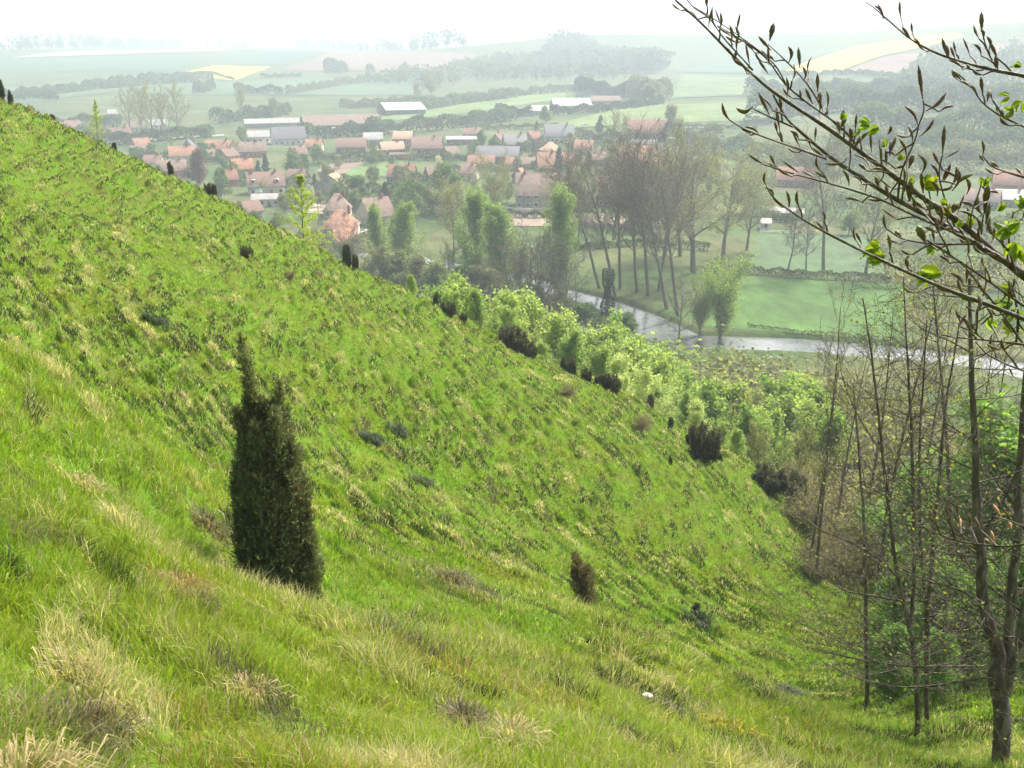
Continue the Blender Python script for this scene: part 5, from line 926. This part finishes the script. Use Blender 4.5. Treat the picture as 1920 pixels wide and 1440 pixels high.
# ---------------------------------------------------------------- beech with its limb reaching into the view
BR = 1.5
def bp(a, b, dr=0.): return np.array(at(a, b, BR+dr))
limbs = [  # points (photo place, width in photo pixels), depth offset
 ([(1266,0,4),(1310,38,4.5),(1356,85,5.5),(1400,130,6),(1440,165,6.5),(1490,200,7.5),(1560,245,9),(1600,275,9.5),(1670,325,11),(1740,378,12),(1800,415,13),(1860,470,15),(1925,520,17),(1990,580,20),(2120,720,26)],0),
 ([(1450,178,4),(1475,225,5),(1510,255,6),(1550,290,7),(1590,317,8),(1640,350,9),(1700,385,10),(1760,415,11),(1800,440,12),(1850,470,13),(1892,495,14)],-.06),
 ([(1368,225,3),(1392,241,3),(1440,260,3.5),(1500,280,4),(1550,298,5)],-.1),([(1412,204,3),(1445,220,3.5),(1487,238,5)],-.06),
 ([(1430,308,3),(1480,324,3.5),(1560,345,4),(1650,372,5),(1720,408,5),(1775,430,5),(1838,458,6)],-.12),
 ([(1437,350,3),(1452,375,3.5),(1515,418,4.5),(1575,450,5.5),(1625,475,6),(1700,510,7),(1780,545,8),(1850,570,9),(1925,600,10),(2010,640,12),(2120,722,20)],-.2),
 ([(1664,430,3),(1690,449,3.5),(1745,458,4),(1838,458,5)],-.08),([(1795,633,3),(1850,638,4),(1925,646,6),(2020,665,9),(2125,725,16)],-.25),
 ([(1285,-5,2),(1300,15,2.5),(1330,32,2.5),(1355,70,3),(1390,108,3),(1412,132,4)],.03),
 ([(1345,48,2.5),(1400,80,3),(1440,110,3),(1470,158,3.5),(1520,198,4),(1575,235,4),(1598,262,5),(1610,280,5)],.05),
 ([(1440,83,2),(1475,115,3),(1510,152,3),(1530,182,3.5),(1548,215,3.5),(1580,245,4)],.07),
 ([(1300,12,1.5),(1340,36,2),(1390,70,2),(1430,100,2.2),(1455,122,2.5),(1475,160,3)],.08),
 ([(1683,375,5),(1686,345,4.5),(1692,315,4),(1711,275,3.5),(1720,250,3.5),(1722,235,3),(1733,210,3),(1731,188,3)],-.02),
 ([(1790,425,4),(1775,385,4),(1760,335,3.5),(1762,308,3),(1768,290,3)],-.04),
 ([(1622,4,1.5),(1635,11,2),(1660,33,2.5),(1710,77,3.5),(1760,102,4.5),(1820,121,5.5),(1880,135,7),(1925,143,8),(2020,170,12),(2140,230,20)],.1),
 ([(1842,62,2.5),(1850,92,3),(1862,118,3.5),(1874,134,4)],.1),([(1795,137,3),(1825,165,3),(1838,190,3),(1870,215,3.5),(1925,240,5),(2010,280,8),(2140,330,16)],.05),
 ([(1843,293,3),(1858,312,3),(1885,322,3.5),(1925,334,5),(2010,350,8),(2140,400,14)],.0),([(1780,110,2.5),(1800,124,3),(1830,133,3),(1845,131,3)],.11),
 ([(1738,450,3.5),(1775,475,4),(1815,500,4.5),(1860,532,5),(1900,560,6),(1960,600,8),(2020,660,10)],-.15),([(1770,468,3),(1810,500,3),(1845,545,3.5),(1880,590,4),(1905,625,5),(1925,655,6)],-.1),
 ([(1798,612,3),(1822,620,3),(1845,637,4)],-.24),([(1792,588,3),(1818,606,3.5),(1838,632,4)],-.22),([(1830,642,2.5),(1850,665,3),(1890,685,3.5),(1925,697,4),(2020,735,7)],-.18),
 ([(1715,983,3),(1735,990,3.5),(1770,1006,4),(1800,1015,4.5),(1835,1021,5),(1880,1026,5),(1925,1020,6),(2000,1005,8),(2130,960,14)],-.35),([(1766,960,2),(1785,985,2.5),(1800,1000,3),(1827,1019,4)],-.35),([(1865,968,2.5),(1890,975,3),(1925,990,4),(2010,1000,7)],-.36),([(1848,1010,2),(1862,1020,3),(1872,1024,3)],-.35),
 ([(1900,400,4),(1890,440,4),(1895,480,5),(1905,512,6)],-.05),([(1843,555,3),(1850,530,3),(1846,505,2.5)],-.1),([(1905,645,5),(1910,600,6),(1905,565,5),(1895,530,5)],-.1),
 ([(1745,375,3),(1740,350,3),(1735,330,2.5)],-.02),([(1818,425,3.5),(1822,395,3),(1838,355,3),(1840,340,2.5)],-.03),([(1840,440,4),(1842,410,3.5),(1850,385,3),(1856,360,3)],-.05),([(1640,350,3),(1660,330,3),(1650,290,2.5),(1648,262,2)],0),([(1592,318,3),(1595,295,3),(1594,270,3),(1600,255,2.5)],-.05),
 ([(1670,325,3),(1655,310,3),(1628,300,2.5),(1602,290,2.5)],-.05)]
TB = np.array([2.75, .35, 0.]); TB[2] = gz(TB[0], TB[1])-.2
beech = thing('beech_tree', tuple(TB), 'beech limb with dark twigs, pointed buds and fresh leaves hanging in from the right', 'tree')
tk = MB(); tk.tube([(0, 0, 0), (.03, .02, 1.2), (0, .05, 2.6), (-.05, .0, 4.2), (.05, .05, 6.5)], [.20, .16, .145, .12, .07], 14); tk.build('trunk', M['bark'], beech, smooth=True)
hub = np.array([2.70, .40, -.35])-TB; lb = MB()
for i, (pl, dr) in enumerate(limbs):
    pts = [bp(a, b, dr+.05*math.sin(i*2.1)) -TB for a, b, w in pl]; wd = [w/F*(BR+dr)*.5*.84 for a, b, w in pl]
    if pl[-1][0] > 2005:
        e = pts[-1]; q = hub+np.array([0, 0, e[2]*.25-.1]); pts += [e*.6+q*.4+np.array([0, 0, .05]), q]; wd += [wd[-1]*1.3, wd[-1]*1.7]
    P = np.array(pts); n = len(P); t = np.linspace(0, 1, n); tt = np.linspace(0, 1, n*5-4); Q = np.stack([np.interp(tt, t, P[:, c]) for c in range(3)], 1); Wd = np.interp(tt, t, wd)
    for _ in range(4): Q[1:-1] = (Q[:-2]+2*Q[1:-1]+Q[2:])/4
    Wd = Wd*(1+.16*np.sin(tt*n*3.1+i)*(np.arange(len(tt)) % 2)); lb.tube(Q, Wd, 8)
BUDS = []
def bud(tip, base, wpx, green, dr=0., bend=0., papery=False, seed=0):
    g = np.random.default_rng(seed); A = bp(*base, dr); B = bp(*tip, dr+g.uniform(-.015, .015)); n = 11; t = np.linspace(0, 1, n); side = np.cross(B-A, [0, 1, 0]); side = side/np.linalg.norm(side)
    C = A+(B-A)*t[:, None]+side*(np.sin(t*np.pi)*bend*np.linalg.norm(B-A))[:, None]; R = wpx/F*BR*.5*.66*np.interp(t, [0, .10, .27, .52, .76, .93, 1], [.26, .30, .52, .95, .85, .42, .04])*g.uniform(.8, 1.15)*(1+.10*np.sin(np.arange(n)*2.6))
    br = np.array([.13, .07, .045]) if not papery else np.array([.38, .20, .08]); gr = np.array([.16, .24, .05]); c = br*(1-(green*np.clip((t-.35)*1.8, 0, 1))[:, None])+gr*(green*np.clip((t-.35)*1.8, 0, 1))[:, None]
    c = c*(.8+.4*(np.arange(n) % 2))[:, None]; m = MB(); m.tube(C-TB, np.maximum(R, .0004), 8, c=np.repeat(c, 8, 0)); BUDS.append((float(np.linalg.norm(B-A)*R.max()), m))
B_ = [((1376,108),(1378,92),5,0,.08),((1388,25),(1380,62),6,0),((1333,20),(1328,52),6,0),((1336,12),(1343,50),8,0,.12),((1350,42),(1340,15),5,.1),((1345,50),(1375,70),6,0),((1378,50),(1383,78),8,0,-.15),((1451,43),(1443,76),14,.1),((1422,68),(1446,95),8,0),((1440,86),(1442,122),9,.1),((1398,80),(1406,125),8,.1),((1422,112),(1440,138),8,0),
 ((1478,87),(1478,118),9,.1,-.2),((1497,88),(1500,128),10,.5),((1504,124),(1506,152),9,0,-.2),((1533,138),(1533,172),10,.1),((1500,168),(1502,190),8,.2),((1540,170),(1532,186),10,.8),((1510,165),(1524,196),9,.1),((1422,173),(1443,216),9,.05),((1354,193),(1371,228),10,.2,.1),((1380,202),(1412,200),13,.3,.25),((1396,238),(1424,254),9,.5,-.15),((1455,200),(1462,245),9,.2),((1462,245),(1468,268),9,.3),((1486,247),(1500,276),8,.1),((1530,238),(1528,264),8,0),
 ((1512,252),(1522,280),8,.2),((1403,289),(1432,309),9,.7),((1439,305),(1462,320),8,.7),((1468,302),(1498,324),8,.6),((1504,320),(1528,334),8,.6),((1527,320),(1552,337),8,.6),((1435,322),(1438,350),8,.1,.15),((1433,352),(1450,374),7,.2,-.2),((1474,358),(1478,394),9,.1,-.1),((1530,415),(1550,437),8,0),((1604,434),(1616,458),8,0),((1580,318),(1592,348),10,.4,-.1),((1611,325),(1622,360),8,.0,-.2),
 ((1722,122),(1730,186),11,0),((1774,174),(1736,208),10,0,-.1),((1696,199),(1721,236),9,0,-.12),((1702,237),(1711,270),8,0,-.1),((1751,224),(1724,256),9,0,-.08),((1771,235),(1767,289),12,.05),((1798,282),(1771,297),7,0),((1749,284),(1762,312),8,0),((1745,308),(1758,336),8,0,-.15),((1782,306),(1768,342),9,0,-.06),((1793,312),(1782,350),10,.1,-.15),
 ((1646,7),(1658,32),8,0),((1692,50),(1708,74),8,0),((1716,72),(1728,90),7,0),((1766,71),(1777,108),10,.1),((1773,82),(1780,110),10,.1),((1782,87),(1791,111),9,0),((1840,22),(1841,60),13,.5),((1838,55),(1843,74),7,0,-.2),((1850,68),(1854,94),8,0,-.2),((1846,90),(1856,110),7,0,-.15),((1866,104),(1871,131),10,0),((1812,121),(1820,130),7,.1),
 ((1786,132),(1802,150),9,.5),((1806,151),(1820,163),8,.7),((1822,160),(1832,176),8,.6),((1856,168),(1851,190),10,.6),((1867,198),(1871,212),6,0),((1877,206),(1883,222),6,0),((1841,263),(1842,292),8,.3,-.1),((1836,290),(1844,302),7,.7),((1858,304),(1872,314),10,.7),((1905,314),(1916,328),9,.7),
 ((1586,218),(1577,240),15,.6),((1570,225),(1575,250),12,.3),((1630,247),(1600,282),14,.4,.1),((1594,238),(1592,268),12,0,-.1),((1632,250),(1634,285),8,.3),((1670,236),(1664,252),9,0,-.15),((1680,255),(1672,282),11,.3),((1652,275),(1652,310),9,.3),((1661,280),(1662,310),10,.5),((1672,262),(1668,292),10,.6),((1685,260),(1700,296),10,.1,-.1),((1713,288),(1704,315),14,.5),((1722,290),(1725,330),10,.3,-.25),
 ((1642,330),(1648,352),14,.8),((1706,338),(1705,378),20,.7),((1728,325),(1731,362),13,.4),((1745,340),(1757,368),9,.0,-.2),((1780,312),(1766,340),10,.0),((1794,315),(1785,358),10,.1,-.2),((1810,332),(1812,365),12,.4,-.2),((1808,365),(1795,400),7,0),((1853,345),(1845,395),17,.5),((1835,370),(1842,402),12,.4,.2),((1856,380),(1848,420),13,.5),((1746,375),(1742,402),13,.8),((1795,380),(1786,398),18,.9),((1815,412),(1822,430),15,.9),((1765,385),(1766,420),13,.1),((1857,405),(1850,435),11,.8),
 ((1716,378),(1712,392),13,.9),((1658,402),(1664,432),10,.5,.1),((1678,432),(1692,448),12,.8),((1720,422),(1736,456),22,.95),((1748,430),(1752,455),10,.6),((1704,478),(1704,505),7,0,.2),((1796,520),(1810,555),9,.0,.1),((1814,500),(1812,530),9,.1),((1812,588),(1798,612),9,.1),((1864,588),(1838,610),11,.6),((1792,582),(1802,606),7,.0),((1762,626),(1795,634),7,.1),((1806,597),(1818,615),9,.1),((1903,520),(1900,540),9,.8),((1892,690),(1900,706),5,.1),
 ((1801,972),(1801,985),7,-.6),((1862,945),(1878,970),7,0),((1892,975),(1897,992),8,0),((1858,995),(1866,1018),9,0),((1845,1010),(1862,1020),7,0)]
for i, q in enumerate(B_): bud(q[0], q[1], q[2], max(0, q[3]), dr=-.35 if q[0][1] > 900 else -.03*(i % 3), bend=(q[4] if len(q) > 4 else 0), papery=q[0][1] > 900, seed=i)
# short side shoots, each ending in a bud
gs = np.random.default_rng(44)
for li, (pl, dr) in enumerate(limbs):
    P = np.array([(a, b) for a, b, w in pl if a < 1960 and b > -20], float)
    if len(P) < 3: continue
    L = np.linalg.norm(np.diff(P, axis=0), axis=1); cum = np.r_[0, np.cumsum(L)]; s_ = 25+gs.uniform(0, 40)
    while s_ < cum[-1]:
        a = np.interp(s_, cum, P[:, 0]); b = np.interp(s_, cum, P[:, 1]); k = min(int(np.searchsorted(cum, s_)), len(P)-1); d = P[k]-P[k-1]; d = -d/np.linalg.norm(d)
        sg_ = gs.choice([-1, 1], p=[.3, .7]); nn = np.array([-d[1], d[0]]); nn = nn if nn[1] < 0 else -nn; v = d*gs.uniform(.35, .9)+nn*sg_*gs.uniform(.35, 1.)*(1 if sg_ > 0 else .6); v /= np.linalg.norm(v)
        dense = 1 if a > 1640 else 0; st_ = gs.uniform(8, 26+20*dense); dz = gs.uniform(-.06, .06); q0 = (a, b); q1 = (a+v[0]*st_, b+v[1]*st_); up_ = np.array([v[0]*.6, v[1]*.6-.5]); up_ /= np.linalg.norm(up_); bl = gs.uniform(20, 36)
        q2 = (q1[0]+up_[0]*bl, q1[1]+up_[1]*bl); lb.tube(np.array([bp(*q0, dr), bp((q0[0]+q1[0])/2+nn[0]*2, (q0[1]+q1[1])/2+nn[1]*2, dr+dz/2), bp(*q1, dr+dz)])-TB, [.0014, .0012, .0010], 6)
        bud(q2, q1, gs.uniform(6, 10), float(gs.choice([0, .1, .4, .85], p=[.4, .2, .2, .2])), dr=dr+dz, bend=gs.uniform(-.15, .15), seed=int(a*7+b)); s_ += gs.uniform(34, 85) if not dense else gs.uniform(24, 55)
lb.build('branch', M['twig'], beech, smooth=True)
BUDS.sort(key=lambda q: -q[0]); rest = MB()
for k, (sz_, m) in enumerate(BUDS):
    if k < 99: m.build('bud', M['bud'], beech, smooth=True)
    else: rest.add(m.V[0], m.Q[0], c=m.C[0])
if rest.V: tag(rest.build('buds', M['bud'], beech, smooth=True), kind='stuff')
def bleaf(cx, cy, Lpx, ang, label, seed, n=4, col=(.26, .36, .05), dr=-.05):
    g = np.random.default_rng(seed); m = MB(); o = bp(cx, cy, dr); L = Lpx/F*BR*.66; n += 2
    for k in range(n):
        th = math.radians(ang+g.uniform(-38, 38)); ax = np.array([math.cos(th), g.uniform(-.45, .45), math.sin(th)]); ax = nrm(ax); nm = nrm(np.cross(ax, g.normal(size=3))); sd = np.cross(ax, nm); l = L*g.uniform(.75, 1.1); W_ = l*.27
        u = np.linspace(0, 1, 13); hw_ = W_*np.sin(np.pi*u**.85)**.75*(1+.05*(np.arange(13) % 2)); cen = o+ax*(u*l)[:, None]+nm*(np.sin(u*2.2)*l*.12)[:, None]; rows = []
        for f in (-1, -.5, 0, .5, 1): rows.append(cen+sd*(hw_*f)[:, None]+nm*(abs(f)*W_*.38+.0012*(np.arange(13) % 2)*(f != 0))[:, None])
        V = np.stack(rows, 1).reshape(-1, 3); Q = [(i*5+j, i*5+j+1, i*5+j+6, i*5+j+5) for i in range(12) for j in range(4)]; c = np.array(col)*g.uniform(.75, 1.2)*np.tile(np.array([1, .9, 1.15, .9, 1])[None], (13, 1)).reshape(-1, 1)
        m.add(V-TB, Q, c=c)
    o_ = m.build('leaf_cluster', M['budleaf'], beech, smooth=True); return o_
for i, a in enumerate([(1658,478,42,195,3),(1650,462,34,160,2),(1640,470,34,245,2),(1764,512,52,185,3),(1748,522,40,225,2),(1735,350,38,10,3,(.30,.36,.03)),(1735,345,26,60,2),(1898,566,46,178,3,(.16,.26,.09)),(1895,580,36,300,2,(.14,.26,.06)),(1898,618,32,165,2,(.34,.40,.05)),(1905,455,40,250,4),(1895,430,40,190,3,(.22,.32,.06)),(1910,415,40,200,3),(1893,180,26,185,3),(1900,205,28,200,3,(.24,.32,.05)),(1915,190,26,240,3),(1915,125,22,180,2,(.2,.26,.06)),(1630,235,32,170,3,(.2,.32,.05)),(1648,240,28,200,2),(1920,385,36,170,3,(.18,.3,.06)),(1912,470,36,280,3),(1780,400,26,120,2),(1795,425,24,60,2),(1706,345,24,80,2),(1660,275,22,120,2),(1845,350,26,80,2),(1820,425,26,100,2),(1853,600,30,320,3),(1870,395,28,60,2),(1685,300,20,70,2),(1770,385,22,110,2),(1895,540,30,200,3),(1748,462,26,240,2),(1578,225,22,70,2),(1600,255,20,40,2)]):
    bleaf(a[0], a[1], a[2], a[3], None, 500+i, n=a[4], col=a[5] if len(a) > 5 else (.26, .36, .05))
# remove kinds that were never used
for lst in POOL.values():
    for o in lst:
        if o.name not in used:
            for c in list(o.children):
                for d in list(c.children): bpy.data.objects.remove(d)
                bpy.data.objects.remove(c)
            bpy.data.objects.remove(o)
# ---------------------------------------------------------------- the air
hz = MB(); hz.box(-6300, 6300, -6300, 6300, -59.5, 62); hm = bpy.data.materials.new('haze'); hm.use_nodes = True; n = hm.node_tree.nodes; n.remove(n["Principled BSDF"])
pv = n.new("ShaderNodeVolumePrincipled"); pv.inputs["Color"].default_value = (.57, .67, .76, 1); pv.inputs["Density"].default_value = HAZE; pv.inputs["Anisotropy"].default_value = .15
hm.node_tree.links.new(pv.outputs[0], n["Material Output"].inputs[1]); tag(hz.build('haze', hm), kind='stuff')
